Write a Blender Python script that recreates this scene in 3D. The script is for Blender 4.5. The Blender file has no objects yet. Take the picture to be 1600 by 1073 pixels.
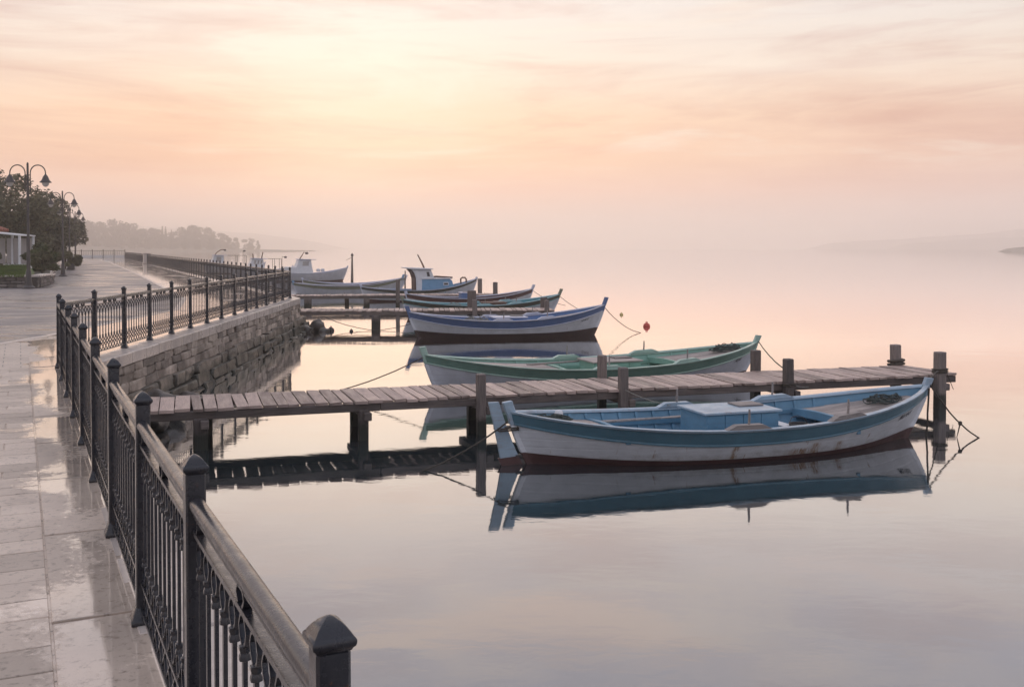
import bpy, bmesh, math, random
import numpy as np
from mathutils import Vector, Matrix, noise
R = math.radians
sc = bpy.context.scene
C = sc.collection
random.seed(7)

# ------------------------------------------------------------------ camera
cam_d = bpy.data.cameras.new('camera')
cam = bpy.data.objects.new('camera', cam_d); C.objects.link(cam)
cam.location = (0, 0, 3.0)
cam.rotation_euler = (R(90) - 0.02, 0, 0)
cam_d.sensor_width = 36.0; cam_d.lens = 36.0
cam_d.shift_y = -0.0734
cam_d.clip_start = 0.05; cam_d.clip_end = 9000
sc.camera = cam

# ------------------------------------------------------------------ sky
SUN_AZ, SUN_EL = R(-9.0), R(8.5)
SUN = Vector((math.sin(SUN_AZ) * math.cos(SUN_EL), math.cos(SUN_AZ) * math.cos(SUN_EL), math.sin(SUN_EL)))
def lin(r, g, b):
    f = lambda c: (c / 255 / 12.92) if c / 255 <= 0.04045 else ((c / 255 + 0.055) / 1.055) ** 2.4
    return (f(r), f(g), f(b), 1)
world = bpy.data.worlds.new('World'); sc.world = world; world.use_nodes = True
wt = world.node_tree; wt.nodes.clear()
class NT:
    """small node helper"""
    def __init__(s, t): s.t = t
    def n(s, typ, **k):
        x = s.t.nodes.new(typ)
        for a, v in k.items(): setattr(x, a, v)
        return x
    def l(s, a, b): s.t.links.new(a, b)
    def put(s, sock, v):
        if v is None: return
        if isinstance(v, bpy.types.NodeSocket): s.l(v, sock)
        else: sock.default_value = v
    def math(s, op, a, b=None, c=None, clamp=False):
        m = s.n('ShaderNodeMath', operation=op, use_clamp=clamp)
        s.put(m.inputs[0], a); s.put(m.inputs[1], b); s.put(m.inputs[2], c)
        return m.outputs[0]
    def vmath(s, op, a, b=None):
        m = s.n('ShaderNodeVectorMath', operation=op)
        s.put(m.inputs[0], a); s.put(m.inputs[1], b)
        return m
    def mix(s, f, a, b, blend='MIX'):
        m = s.n('ShaderNodeMix', data_type='RGBA', blend_type=blend)
        s.put(m.inputs[0], f); s.put(m.inputs[6], a); s.put(m.inputs[7], b)
        return m.outputs[2]
    def ramp(s, f, stops, interp='LINEAR'):
        r = s.n('ShaderNodeValToRGB'); e = r.color_ramp; e.interpolation = interp
        while len(e.elements) < len(stops): e.elements.new(0.5)
        for el, (p, c) in zip(e.elements, stops):
            el.position = p; el.color = c if not isinstance(c, (int, float)) else (c, c, c, 1)
        s.put(r.inputs[0], f)
        return r.outputs[0]
    def noise(s, vec, scale, detail=4, rough=0.55, dist=0.0):
        x = s.n('ShaderNodeTexNoise'); s.put(x.inputs['Vector'], vec)
        x.inputs['Scale'].default_value = scale; x.inputs['Detail'].default_value = detail
        x.inputs['Roughness'].default_value = rough; x.inputs['Distortion'].default_value = dist
        return x.outputs['Fac']
    def mrange(s, v, a, b, c=0.0, d=1.0):
        x = s.n('ShaderNodeMapRange'); s.put(x.inputs[0], v)
        for i, q in enumerate((a, b, c, d)): s.put(x.inputs[i + 1], q)
        return x.outputs[0]
    def mapping(s, vec, scale=(1, 1, 1), rot=(0, 0, 0), loc=(0, 0, 0)):
        m = s.n('ShaderNodeMapping'); s.put(m.inputs[0], vec)
        m.inputs['Scale'].default_value = scale; m.inputs['Rotation'].default_value = rot; m.inputs['Location'].default_value = loc
        return m.outputs[0]
w = NT(wt)
D = w.n('ShaderNodeTexCoord').outputs['Generated']
sep = w.n('ShaderNodeSeparateXYZ'); w.l(D, sep.inputs[0])
zc = w.math('MAXIMUM', sep.outputs[2], 0.0)
toward = w.ramp(zc, [(0.0, lin(236, 206, 194)), (0.030, lin(238, 201, 187)), (0.055, lin(251, 195, 168)), (0.082, lin(254, 201, 160)),
                     (0.125, lin(253, 213, 177)), (0.17, lin(248, 230, 212)), (0.24, lin(242, 236, 231)), (0.34, lin(198, 199, 213)), (0.46, lin(180, 187, 211)), (0.72, lin(190, 199, 219)), (1.0, lin(186, 196, 218))])
away = w.ramp(zc, [(0.0, lin(222, 203, 198)), (0.04, lin(224, 200, 194)), (0.10, lin(240, 203, 181)), (0.16, lin(239, 215, 195)),
                   (0.24, lin(229, 226, 222)), (0.34, lin(186, 193, 213)), (0.46, lin(180, 191, 217)), (0.72, lin(192, 202, 223)), (1.0, lin(186, 196, 220))])
hx = w.n('ShaderNodeCombineXYZ'); w.l(sep.outputs[0], hx.inputs[0]); w.l(sep.outputs[1], hx.inputs[1])
hn = w.vmath('NORMALIZE', hx.outputs[0]).outputs[0]
sh = Vector((SUN.x, SUN.y, 0)).normalized()
hd = w.vmath('DOT_PRODUCT', hn, tuple(sh)).outputs['Value']
af = w.ramp(w.mrange(hd, -1, 1), [(0.0, 1.0), (0.62, 1.0), (0.82, 0.86), (0.91, 0.62), (0.97, 0.2), (1.0, 0.0)])
sky = w.mix(af, toward, away)
back = w.ramp(zc, [(0.0, lin(222, 216, 222)), (0.12, lin(224, 220, 228)), (0.3, lin(214, 218, 231)), (0.6, lin(198, 207, 228)), (1.0, lin(188, 198, 222))])
sky = w.mix(w.mrange(hd, 0.62, -0.35), sky, back)
# thin cirrus: long streaks, slightly darker mauve and slightly brighter cream
v1 = w.mapping(D, (1.15, 1.15, 8.5), (0, R(4), 0), (0.3, 0.7, 0.1))
n1 = w.noise(v1, 1.9, 6, 0.56, 0.7)
v2 = w.mapping(D, (2.1, 2.1, 20.0), (0, R(-3), 0), (3.1, 1.7, 0.4))
n2 = w.noise(v2, 2.1, 5, 0.6, 0.5)
fade = w.mrange(zc, 0.03, 0.10, 0.25, 1.0)
dark = w.math('MULTIPLY', w.mrange(n1, 0.48, 0.66), fade)
sky = w.mix(w.math('MULTIPLY', dark, 0.75), sky, w.mix(1.0, sky, (0.80, 0.665, 0.66, 1), 'MULTIPLY'))
dark2 = w.math('MULTIPLY', w.mrange(n2, 0.50, 0.68), fade)
sky = w.mix(w.math('MULTIPLY', dark2, 0.6), sky, w.mix(1.0, sky, (0.88, 0.76, 0.73, 1), 'MULTIPLY'))
v3 = w.mapping(D, (1.6, 1.6, 13.0), (0, R(7), 0), (5.2, 0.9, 1.3))
n3_ = w.noise(v3, 1.5, 7, 0.62, 1.1)
d3 = w.math('MULTIPLY', w.mrange(n3_, 0.53, 0.66), w.mrange(zc, 0.04, 0.09, 0.0, 1.0))
sky = w.mix(w.math('MULTIPLY', d3, 0.62), sky, w.mix(1.0, sky, (0.82, 0.70, 0.70, 1), 'MULTIPLY'))
l3 = w.math('MULTIPLY', w.mrange(n3_, 0.45, 0.33), w.mrange(zc, 0.04, 0.09, 0.0, 1.0))
sky = w.mix(w.math('MULTIPLY', l3, 0.45), sky, (1.0, 0.88, 0.74, 1))
lightc = w.math('MULTIPLY', w.mrange(n1, 0.47, 0.30), fade)
sky = w.mix(w.math('MULTIPLY', lightc, 0.35), sky, (1.0, 0.90, 0.78, 1))
# glow of the veiled sun
sd = w.math('MAXIMUM', w.vmath('DOT_PRODUCT', D, tuple(SUN)).outputs['Value'], 0.0)
glow = w.math('MULTIPLY', w.math('POWER', sd, 200.0), 0.22)
sky = w.mix(glow, sky, (1.03, 0.97, 0.89, 1))
g2 = Vector((math.sin(R(-9.5)) * math.cos(R(4.3)), math.cos(R(-9.5)) * math.cos(R(4.3)), math.sin(R(4.3))))
dv = w.vmath('MULTIPLY', w.vmath('SUBTRACT', D, tuple(g2)).outputs[0], (1.0, 1.0, 4.2)).outputs[0]
g2f = w.math('MULTIPLY', w.mrange(w.vmath('LENGTH', dv).outputs['Value'], 0.17, 0.0), w.mrange(n2, 0.62, 0.40, 0.35, 1.0))
sky = w.mix(w.math('MULTIPLY', g2f, 0.62), sky, (1.02, 0.78, 0.50, 1))
pk = w.math('MULTIPLY', w.math('MULTIPLY', w.mrange(n1, 0.52, 0.38), w.mrange(zc, 0.20, 0.27)), w.math('MULTIPLY', w.mrange(zc, 0.40, 0.31), w.mrange(hd, 0.80, 0.97)))
sky = w.mix(w.math('MULTIPLY', pk, 0.60), sky, (0.98, 0.66, 0.54, 1))
bg = w.n('ShaderNodeBackground'); w.l(sky, bg.inputs[0]); bg.inputs[1].default_value = 0.95
nis = w.n('ShaderNodeTexSky', sky_type='NISHITA'); nis.sun_disc = False
nis.sun_elevation = SUN_EL; nis.sun_rotation = SUN_AZ; nis.dust_density = 4.0
bg2 = w.n('ShaderNodeBackground'); w.l(nis.outputs[0], bg2.inputs[0]); bg2.inputs[1].default_value = 0.003
add = w.n('ShaderNodeAddShader'); w.l(bg.outputs[0], add.inputs[0]); w.l(bg2.outputs[0], add.inputs[1])
w.l(add.outputs[0], w.n('ShaderNodeOutputWorld').inputs[0])

# ------------------------------------------------------------------ sun behind thin cloud
sl = bpy.data.lights.new('sun', 'SUN'); sl.energy = 0.7; sl.angle = R(120); sl.color = (1.0, 0.79, 0.64)
so = bpy.data.objects.new('sun', sl); C.objects.link(so)
so.rotation_euler = SUN.to_track_quat('Z', 'Y').to_euler(); so.location = (-40, 200, 60)

vs = sc.view_settings
sc.display_settings.display_device = 'sRGB'
vs.view_transform = 'Standard'; vs.look = 'None'; vs.exposure = 0.12; vs.gamma = 1.0; vs.use_curve_mapping = False
cy = sc.cycles
cy.use_denoising = True
cy.max_bounces = 8; cy.diffuse_bounces = 3; cy.glossy_bounces = 4; cy.transmission_bounces = 4; cy.volume_bounces = 3
cy.caustics_reflective = False; cy.caustics_refractive = False
cy.sample_clamp_indirect = 4.0

# ================================================================== materials
def base_mat(name):
    m = bpy.data.materials.new(name); m.use_nodes = True
    t = NT(m.node_tree); b = m.node_tree.nodes['Principled BSDF']
    return m, t, b
def bump(t, b, h, strength=0.3, dist=0.02):
    x = t.n('ShaderNodeBump'); x.inputs['Strength'].default_value = strength; x.inputs['Distance'].default_value = dist
    t.l(h, x.inputs['Height']); t.l(x.outputs[0], b.inputs['Normal'])
def pos(t): return t.n('ShaderNodeNewGeometry').outputs['Position']
def obc(t): return t.n('ShaderNodeTexCoord').outputs['Object']
def rnd(t): return t.n('ShaderNodeObjectInfo').outputs['Random']
def c4(c): return (c[0], c[1], c[2], 1)
def mul(c, k): return (c[0] * k, c[1] * k, c[2] * k, 1)

def mat_paint(name, col, dirt=(0.16, 0.12, 0.09), amount=0.35, rough=0.45, scale=3.0, under=None, wl=False, chips=0.0, rust=()):
    """worn boat paint: patchy tone, long streaks, flakes down to the undercoat"""
    m, t, b = base_mat(name); p = obc(t)
    n = t.noise(p, scale, 6, 0.65); s = t.noise(t.mapping(p, (1.4, 1.4, 14)), 2.0, 5, 0.6)
    c = t.mix(t.mrange(n, 0.3, 0.75), mul(col, 1.08), mul(col, 0.84))
    c = t.mix(t.math('MULTIPLY', t.mrange(s, 0.50, 0.78), amount), c, c4(dirt))
    f = t.noise(p, scale * 9, 5, 0.75)
    ch = t.math('MULTIPLY', t.mrange(f, 0.66 - chips * 0.10, 0.70 - chips * 0.10), t.mrange(n, 0.45, 0.6))
    c = t.mix(t.math('MULTIPLY', ch, 0.75), c, c4(under or (0.22, 0.17, 0.14)))
    if wl:   # grime tide mark just above the antifouling
        z = t.n('ShaderNodeSeparateXYZ'); t.l(p, z.inputs[0])
        h = t.math('ADD', z.outputs[2], t.math('MULTIPLY', t.math('SUBTRACT', t.noise(t.mapping(p, (2, 2, 3)), 3.5, 5, 0.7), 0.5), 0.30))
        c = t.mix(t.math('MULTIPLY', t.mrange(h, 0.16, 0.03), 0.5), c, (0.21, 0.18, 0.13, 1))
        for (x0, wd, za, zb_) in rust:      # weeps below the old fittings
            g = t.math('POWER', 2.718, t.math('MULTIPLY', t.math('POWER', t.math('ABSOLUTE', t.math('DIVIDE', t.math('SUBTRACT', z.outputs[0], x0), wd)), 2.0), -1.0))
            nn = t.noise(t.mapping(p, (9, 3, 2.2)), 3.0, 5, 0.7)
            k = t.math('MULTIPLY', t.math('MULTIPLY', g, t.mrange(nn, 0.36, 0.58)), t.math('MULTIPLY', t.mrange(z.outputs[2], zb_, zb_ - 0.04), t.mrange(z.outputs[2], za - 0.06, za)))
            c = t.mix(t.math('MULTIPLY', k, 0.95), c, (0.25, 0.115, 0.028, 1))
        # vertical rust weeps
        r = t.noise(t.mapping(p, (5.5, 2.0, 0.9), loc=(2.7, 0, 0)), 1.5, 4, 0.6)
        c = t.mix(t.math('MULTIPLY', t.math('MULTIPLY', t.mrange(r, 0.655, 0.71), t.mrange(h, 0.36, 0.14)), 0.85), c, (0.27, 0.13, 0.04, 1))
    t.l(c, b.inputs['Base Color'])
    b.inputs['Roughness'].default_value = rough; t.l(t.mrange(n, 0.3, 0.7, rough - 0.08, rough + 0.18), b.inputs['Roughness'])
    hh_ = t.math('ADD', s, f)
    if wl:   # plank seams telegraphing through the paint
        wv_ = t.n('ShaderNodeTexWave', bands_direction='Z'); t.l(p, wv_.inputs[0]); wv_.inputs['Scale'].default_value = 2.6; wv_.inputs['Distortion'].default_value = 0.5; wv_.inputs['Detail Scale'].default_value = 0.6
        hh_ = t.math('ADD', hh_, t.math('MULTIPLY', t.mrange(wv_.outputs['Fac'], 0.0, 0.10), 0.9))
    bump(t, b, hh_, 0.20, 0.012)
    return m
def mat_wood(name, col, wet=False, axis=0, tide=False):
    """grey weathered timber, grain along an axis, tone varies from piece to piece"""
    m, t, b = base_mat(name); p = obc(t); r = rnd(t)
    sc3 = [9.0, 9.0, 9.0]; sc3[axis] = 0.7
    o = t.vmath('ADD', p, None); cmb = t.n('ShaderNodeCombineXYZ')
    for i in range(3): t.l(t.math('MULTIPLY', r, 37.0 + 11 * i), cmb.inputs[i])
    t.l(cmb.outputs[0], o.inputs[1])
    g = t.noise(t.mapping(o.outputs[0], tuple(sc3)), 4.0, 6, 0.65, 0.4); k = t.noise(o.outputs[0], 2.3, 4, 0.6)
    c = t.mix(t.mrange(g, 0.28, 0.75), mul(col, 0.50), mul(col, 1.30))
    c = t.mix(t.mrange(k, 0.45, 0.8, 0, 0.7), c, mul((col[0] * 0.8, col[1] * 0.88, col[2] * 0.95), 0.85))
    c = t.mix(1.0, c, t.ramp(r, [(0, 0.55), (0.35, 0.9), (0.7, 1.05), (1, 1.32)]), 'MULTIPLY')
    rough = t.mrange(k, 0.35, 0.7, 0.38 if wet else 0.6, 0.75)
    if tide:   # weed and wet below the tide mark
        z = t.n('ShaderNodeSeparateXYZ'); t.l(pos(t), z.inputs[0])
        h = t.math('ADD', z.outputs[2], t.math('MULTIPLY', t.math('SUBTRACT', t.noise(pos(t), 9, 5, 0.7), 0.5), 0.35))
        c = t.mix(t.mrange(h, 0.34, 0.20), c, (0.021, 0.023, 0.016, 1))
    t.l(c, b.inputs['Base Color']); t.l(rough, b.inputs['Roughness'])
    bump(t, b, g, 0.55, 0.012)
    return m
def mat_stone(name, ca, cb, scale=4.0, rough=0.7, bmp=0.5, wet=0.0, per=0.3, tide=None):
    m, t, b = base_mat(name); p = obc(t); r = rnd(t)
    n = t.noise(pos(t), scale, 8, 0.65, 0.3); f = t.noise(pos(t), scale * 7, 6, 0.7)
    c = t.mix(t.mrange(n, 0.3, 0.72), c4(ca), c4(cb))
    c = t.mix(t.mrange(f, 0.55, 0.75, 0, 0.55), c, mul(cb, 0.55))
    c = t.mix(1.0, c, t.ramp(r, [(0, 1 - per), (1, 1 + per * 0.5)]), 'MULTIPLY')
    if tide:   # weed below the tide mark
        z = t.n('ShaderNodeSeparateXYZ'); t.l(pos(t), z.inputs[0])
        h = t.math('ADD', z.outputs[2], t.math('MULTIPLY', t.math('SUBTRACT', t.noise(pos(t), 2.6, 6, 0.7), 0.5), 0.5))
        c = t.mix(t.mrange(h, tide, tide - 0.14, 0, 0.9), c, (0.022, 0.023, 0.015, 1))
    t.l(c, b.inputs['Base Color'])
    t.l(t.mrange(n, 0.35, 0.7, max(0.08, rough - wet), rough + 0.1), b.inputs['Roughness'])
    bump(t, b, t.math('ADD', n, t.math('MULTIPLY', f, 0.5)), bmp, 0.03)
    return m
def mat_plain(name, col, rough=0.5, metal=0.0, vary=0.15, scale=6.0, spec=0.5):
    m, t, b = base_mat(name); n = t.noise(obc(t), scale, 5, 0.6)
    t.l(t.mix(t.mrange(n, 0.3, 0.7), mul(col, 1 - vary), mul(col, 1 + vary)), b.inputs['Base Color'])
    t.l(t.mrange(n, 0.3, 0.7, max(0.03, rough - 0.1), rough + 0.1), b.inputs['Roughness'])
    b.inputs['Metallic'].default_value = metal; b.inputs['Specular IOR Level'].default_value = spec
    return m
def mat_leaf(name, col, tr=0.25):
    m, t, b = base_mat(name); n = t.noise(pos(t), 0.9, 3, 0.6); n2 = t.noise(pos(t), 9.0, 2, 0.6)
    c = t.mix(t.mrange(n, 0.35, 0.65), mul(col, 0.65), mul((col[0] * 1.15, col[1] * 1.1, col[2]), 1.3))
    c = t.mix(t.mrange(n2, 0.3, 0.7, 0, 0.5), c, mul(col, 0.7))
    t.l(c, b.inputs['Base Color']); b.inputs['Roughness'].default_value = 0.6; b.inputs['Specular IOR Level'].default_value = 0.25
    o = m.node_tree.nodes['Material Output']
    ts = t.n('ShaderNodeBsdfTranslucent'); t.l(c, ts.inputs[0]); mx = t.n('ShaderNodeMixShader'); mx.inputs[0].default_value = tr
    t.l(b.outputs[0], mx.inputs[1]); t.l(ts.outputs[0], mx.inputs[2]); t.l(mx.outputs[0], o.inputs[0])
    return m

def mat_water():
    m, t, b = base_mat('still_water'); p = pos(t)
    o = m.node_tree.nodes['Material Output']
    b.inputs['Base Color'].default_value = (0.020, 0.034, 0.040, 1); b.inputs['Roughness'].default_value = 0.9; b.inputs['Specular IOR Level'].default_value = 0.0
    gl = t.n('ShaderNodeBsdfGlossy'); gl.inputs['Color'].default_value = (0.97, 0.965, 0.97, 1); gl.inputs['Roughness'].default_value = 0.035
    fr = t.n('ShaderNodeFresnel'); fr.inputs['IOR'].default_value = 1.5
    f = t.math('ADD', t.math('MULTIPLY', fr.outputs[0], 1.38), 0.155, clamp=True)
    h = t.math('ADD', t.noise(t.mapping(p, (1, 1.6, 1)), 0.55, 3, 0.5, 0.3), t.math('MULTIPLY', t.noise(t.mapping(p, (1, 2.0, 1)), 3.1, 3, 0.55, 0.5), 0.16))
    bm = t.n('ShaderNodeBump'); bm.inputs['Strength'].default_value = 0.10; bm.inputs['Distance'].default_value = 0.05
    t.l(h, bm.inputs['Height']); t.l(bm.outputs[0], gl.inputs['Normal'])
    mx = t.n('ShaderNodeMixShader'); t.l(f, mx.inputs[0]); t.l(b.outputs[0], mx.inputs[1]); t.l(gl.outputs[0], mx.inputs[2]); t.l(mx.outputs[0], o.inputs[0])
    return m
RAIL_ANG = math.atan2(1.50186, -0.72192)
def mat_paving(name, joints):
    """wet pale limestone paving; puddles are a mirror film, drier patches are matt"""
    m, t, b = base_mat(name); p = pos(t); r = rnd(t)
    n = t.noise(p, 1.1, 7, 0.62, 0.4); f = t.noise(p, 22, 5, 0.7)
    c = t.mix(t.mrange(n, 0.3, 0.72), (0.72, 0.595, 0.49, 1), (0.49, 0.40, 0.33, 1))
    c = t.mix(t.mrange(f, 0.54, 0.68, 0, 0.65), c, (0.22, 0.175, 0.14, 1))
    st = t.noise(p, 4.5, 6, 0.7, 0.8); c = t.mix(t.mrange(st, 0.55, 0.74, 0, 0.45), c, (0.30, 0.25, 0.21, 1))
    if joints:
        bt = t.n('ShaderNodeTexBrick'); t.l(t.mapping(p, (1, 1, 1), (0, 0, -RAIL_ANG + R(90))), bt.inputs[0])
        bt.inputs['Scale'].default_value = 1.0; bt.inputs['Mortar Size'].default_value = 0.008; bt.inputs['Brick Width'].default_value = 0.50; bt.inputs['Row Height'].default_value = 0.31
        c = t.mix(t.math('MULTIPLY', bt.outputs['Fac'], 0.65), c, (0.10, 0.085, 0.075, 1))
    else:
        c = t.mix(1.0, c, t.ramp(r, [(0, 0.70), (0.5, 1.0), (1, 1.16)]), 'MULTIPLY')
    t.l(c, b.inputs['Base Color'])
    pud = t.noise(t.mapping(p, (1, 1, 1), (0, 0, -RAIL_ANG), (0.4, 0.2, 0)), 0.75, 5, 0.62, 0.6)
    grain = t.noise(p, 60, 3, 0.7)
    tt = t.math('SUBTRACT', t.vmath('DOT_PRODUCT', p, (-0.9013, -0.4332, 0)).outputs['Value'], 0.338 * 0.9013 - 1.905 * 0.4332)
    pud = t.math('ADD', pud, t.mrange(tt, 0.12, 0.60, 0.12, -0.13))   # water collects along the edge slabs
    g2_ = t.noise(p, 24, 4, 0.75)
    wetm = t.mrange(t.math('ADD', pud, t.math('MULTIPLY', t.math('SUBTRACT', g2_, 0.5), 0.34)), 0.47, 0.55)
    t.l(t.mrange(wetm, 0, 1, 0.50, 0.06), b.inputs['Roughness'])
    b.inputs['IOR'].default_value = 1.45
    t.l(t.math('MULTIPLY', wetm, 0.5), b.inputs['Coat Weight']); b.inputs['Coat Roughness'].default_value = 0.03
    bp = t.n('ShaderNodeBump'); bp.inputs['Distance'].default_value = 0.006
    t.l(t.mrange(wetm, 0, 1, 0.8, 0.06), bp.inputs['Strength']); t.l(t.math('ADD', n, t.math('MULTIPLY', grain, 0.5)), bp.inputs['Height']); t.l(bp.outputs[0], b.inputs['Normal'])
    return m
def mat_asphalt():
    m, t, b = base_mat('damp_asphalt'); p = pos(t)
    n = t.noise(p, 0.35, 6, 0.6, 0.5); f = t.noise(p, 30, 4, 0.7)
    c = t.mix(t.mrange(n, 0.3, 0.7), (0.235, 0.205, 0.195, 1), (0.15, 0.135, 0.137, 1))
    c = t.mix(t.mrange(f, 0.5, 0.75, 0, 0.4), c, (0.24, 0.21, 0.195, 1))
    t.l(c, b.inputs['Base Color'])
    wet = t.noise(t.mapping(p, (0.5, 1.6, 1)), 0.6, 5, 0.6, 0.4)
    t.l(t.mrange(wet, 0.42, 0.62, 0.55, 0.16), b.inputs['Roughness'])
    bump(t, b, f, 0.25, 0.006)
    return m
def mat_iron():
    m, t, b = base_mat('wet_painted_iron'); p = pos(t)
    n = t.noise(p, 5, 6, 0.65); f = t.noise(p, 38, 5, 0.75); d = t.noise(p, 130, 2, 0.5)
    c = t.mix(t.mrange(n, 0.3, 0.7), (0.016, 0.018, 0.025, 1), (0.034, 0.032, 0.035, 1))
    c = t.mix(t.math('MULTIPLY', t.mrange(f, 0.60, 0.68), t.mrange(n, 0.48, 0.62)), c, (0.110, 0.052, 0.028, 1))
    t.l(c, b.inputs['Base Color']); t.l(t.mrange(t.noise(p, 14, 5, 0.7), 0.35, 0.7, 0.20, 0.42), b.inputs['Roughness'])
    b.inputs['Specular IOR Level'].default_value = 0.40; b.inputs['Coat Weight'].default_value = 0.30; b.inputs['Coat Roughness'].default_value = 0.10
    bump(t, b, t.math('ADD', f, t.math('MULTIPLY', d, 0.4)), 0.22, 0.006)
    return m
M = {}
M['water'] = mat_water()
M['paver'] = mat_paving('wet_limestone_paver', False); M['paving'] = mat_paving('wet_limestone_paving', True)
M['asphalt'] = mat_asphalt(); M['iron'] = mat_iron()
M['coping'] = mat_stone('limestone_coping', (0.64, 0.56, 0.50), (0.47, 0.405, 0.365), 2.5, 0.42, 0.25, 0.22, 0.22)
M['ashlar'] = mat_stone('weathered_ashlar', (0.52, 0.435, 0.365), (0.19, 0.15, 0.12), 2.2, 0.75, 0.9, 0.1, 0.55)
M['mortar'] = mat_stone('dark_mortar', (0.085, 0.072, 0.062), (0.045, 0.040, 0.035), 5.0, 0.85, 0.6)
M['footing'] = mat_stone('wet_weedy_footing', (0.20, 0.165, 0.13), (0.05, 0.045, 0.036), 2.4, 0.6, 1.0, 0.2, 0.4, tide=0.46)
M['rock'] = mat_stone('wet_boulder', (0.15, 0.13, 0.115), (0.06, 0.053, 0.047), 2.2, 0.55, 0.8, 0.2, 0.4)
M['rubble'] = mat_stone('rubble_stone', (0.30, 0.26, 0.23), (0.15, 0.13, 0.12), 3.0, 0.8, 0.6, 0.0, 0.5)
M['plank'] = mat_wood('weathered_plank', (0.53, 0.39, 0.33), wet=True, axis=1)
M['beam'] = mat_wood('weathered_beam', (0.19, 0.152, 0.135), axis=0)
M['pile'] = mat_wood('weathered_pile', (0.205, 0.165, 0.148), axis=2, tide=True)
M['deckwood'] = mat_wood('worn_deck_boards', (0.44, 0.37, 0.335), axis=0)
M['rawwood'] = mat_wood('bare_worn_wood', (0.36, 0.31, 0.285), axis=0)
M['rope'] = mat_plain('mooring_rope', (0.075, 0.062, 0.050), 0.9, vary=0.35, scale=40)
M['rope_pale'] = mat_plain('pale_rope', (0.26, 0.25, 0.22), 0.9, vary=0.3, scale=40)
M['net'] = mat_plain('green_net_rope', (0.070, 0.085, 0.078), 0.9, vary=0.5, scale=30)
M['white'] = mat_paint('white_boat_paint', (0.77, 0.78, 0.81), (0.42, 0.38, 0.35), 0.25, 0.42, wl=True)
M['white_rust'] = mat_paint('rust_streaked_white_paint', (0.78, 0.79, 0.82), (0.42, 0.38, 0.35), 0.25, 0.40, wl=True, rust=((-0.52, 0.05, 0.08, 0.33), (0.55, 0.18, 0.05, 0.17), (0.80, 0.07, 0.06, 0.24), (1.25, 0.05, 0.08, 0.22)))
M['white2'] = mat_paint('old_white_boat_paint', (0.68, 0.69, 0.74), (0.40, 0.38, 0.36), 0.25, 0.45, wl=True)
M['clean_white'] = mat_plain('white_paint', (0.72, 0.72, 0.73), 0.45, vary=0.07)
M['boot'] = mat_paint('red_brown_antifouling', (0.085, 0.036, 0.033), (0.03, 0.025, 0.022), 0.6, 0.5)
M['boot_dark'] = mat_paint('dark_antifouling', (0.055, 0.030, 0.027), (0.03, 0.025, 0.022), 0.6, 0.5)
M['blue_band'] = mat_paint('teal_blue_paint', (0.095, 0.205, 0.27), (0.05, 0.08, 0.09), 0.40, 0.40, chips=0.5)
M['blue_in'] = mat_paint('sky_blue_paint', (0.125, 0.275, 0.40), (0.10, 0.16, 0.20), 0.35, 0.45, chips=0.4)
M['blue_gun'] = mat_paint('pale_blue_gunwale_paint', (0.36, 0.47, 0.56), (0.28, 0.20, 0.18), 0.55, 0.38, scale=4, chips=0.9, under=(0.33, 0.25, 0.22))
M['green_band'] = mat_paint('sea_green_paint', (0.17, 0.29, 0.235), (0.09, 0.14, 0.11), 0.35, 0.42, chips=0.3)
M['green_in'] = mat_paint('mint_green_paint', (0.23, 0.42, 0.34), (0.14, 0.22, 0.18), 0.30, 0.45, chips=0.3)
M['green_gun'] = mat_paint('pale_green_paint', (0.38, 0.53, 0.45), (0.18, 0.24, 0.20), 0.30, 0.40, chips=0.2)
M['royal'] = mat_paint('royal_blue_paint', (0.10, 0.165, 0.33), (0.05, 0.07, 0.13), 0.35, 0.42, chips=0.2)
M['royal_in'] = mat_paint('blue_inside_paint', (0.10, 0.20, 0.42), (0.05, 0.08, 0.15), 0.3, 0.45)
M['lilac'] = mat_paint('lilac_white_paint', (0.58, 0.60, 0.70), (0.3, 0.3, 0.32), 0.3, 0.4)
M['teal_in'] = mat_paint('teal_paint', (0.06, 0.27, 0.32), (0.04, 0.10, 0.12), 0.35, 0.45)
M['teal_gun'] = mat_paint('pale_teal_paint', (0.34, 0.56, 0.60), (0.12, 0.2, 0.2), 0.35, 0.4)
M['olive'] = mat_paint('dark_olive_paint', (0.060, 0.065, 0.045), (0.03, 0.03, 0.03), 0.3, 0.45)
M['maroon'] = mat_paint('maroon_brown_paint', (0.12, 0.055, 0.048), (0.05, 0.03, 0.03), 0.3, 0.45)
M['grey_green'] = mat_paint('grey_green_paint', (0.24, 0.25, 0.18), (0.14, 0.14, 0.12), 0.3, 0.5)
M['cabin_blue'] = mat_paint('cabin_blue_paint', (0.16, 0.34, 0.52), (0.10, 0.18, 0.25), 0.25, 0.45)
M['varnish'] = mat_wood('brown_varnished_wood', (0.16, 0.075, 0.05), axis=2)
M['glass'] = mat_plain('dark_window_glass', (0.045, 0.045, 0.05), 0.08, vary=0.05)
M['pale_glass'] = mat_plain('pale_window_glass', (0.42, 0.38, 0.36), 0.10, vary=0.05)
M['ink'] = mat_plain('black_lettering_paint', (0.025, 0.027, 0.04), 0.5)
M['lamp_metal'] = mat_plain('grey_lamp_paint', (0.060, 0.052, 0.050), 0.45, metal=0.1)
M['lamp_glass'] = mat_plain('frosted_lamp_glass', (0.62, 0.58, 0.54), 0.2, vary=0.05)
M['red'] = mat_plain('red_buoy_plastic', (0.62, 0.07, 0.045), 0.4)
M['yellow'] = mat_plain('yellow_buoy_plastic', (0.70, 0.52, 0.20), 0.4)
M['black'] = mat_plain('black_rubber', (0.03, 0.028, 0.028), 0.6)
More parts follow.
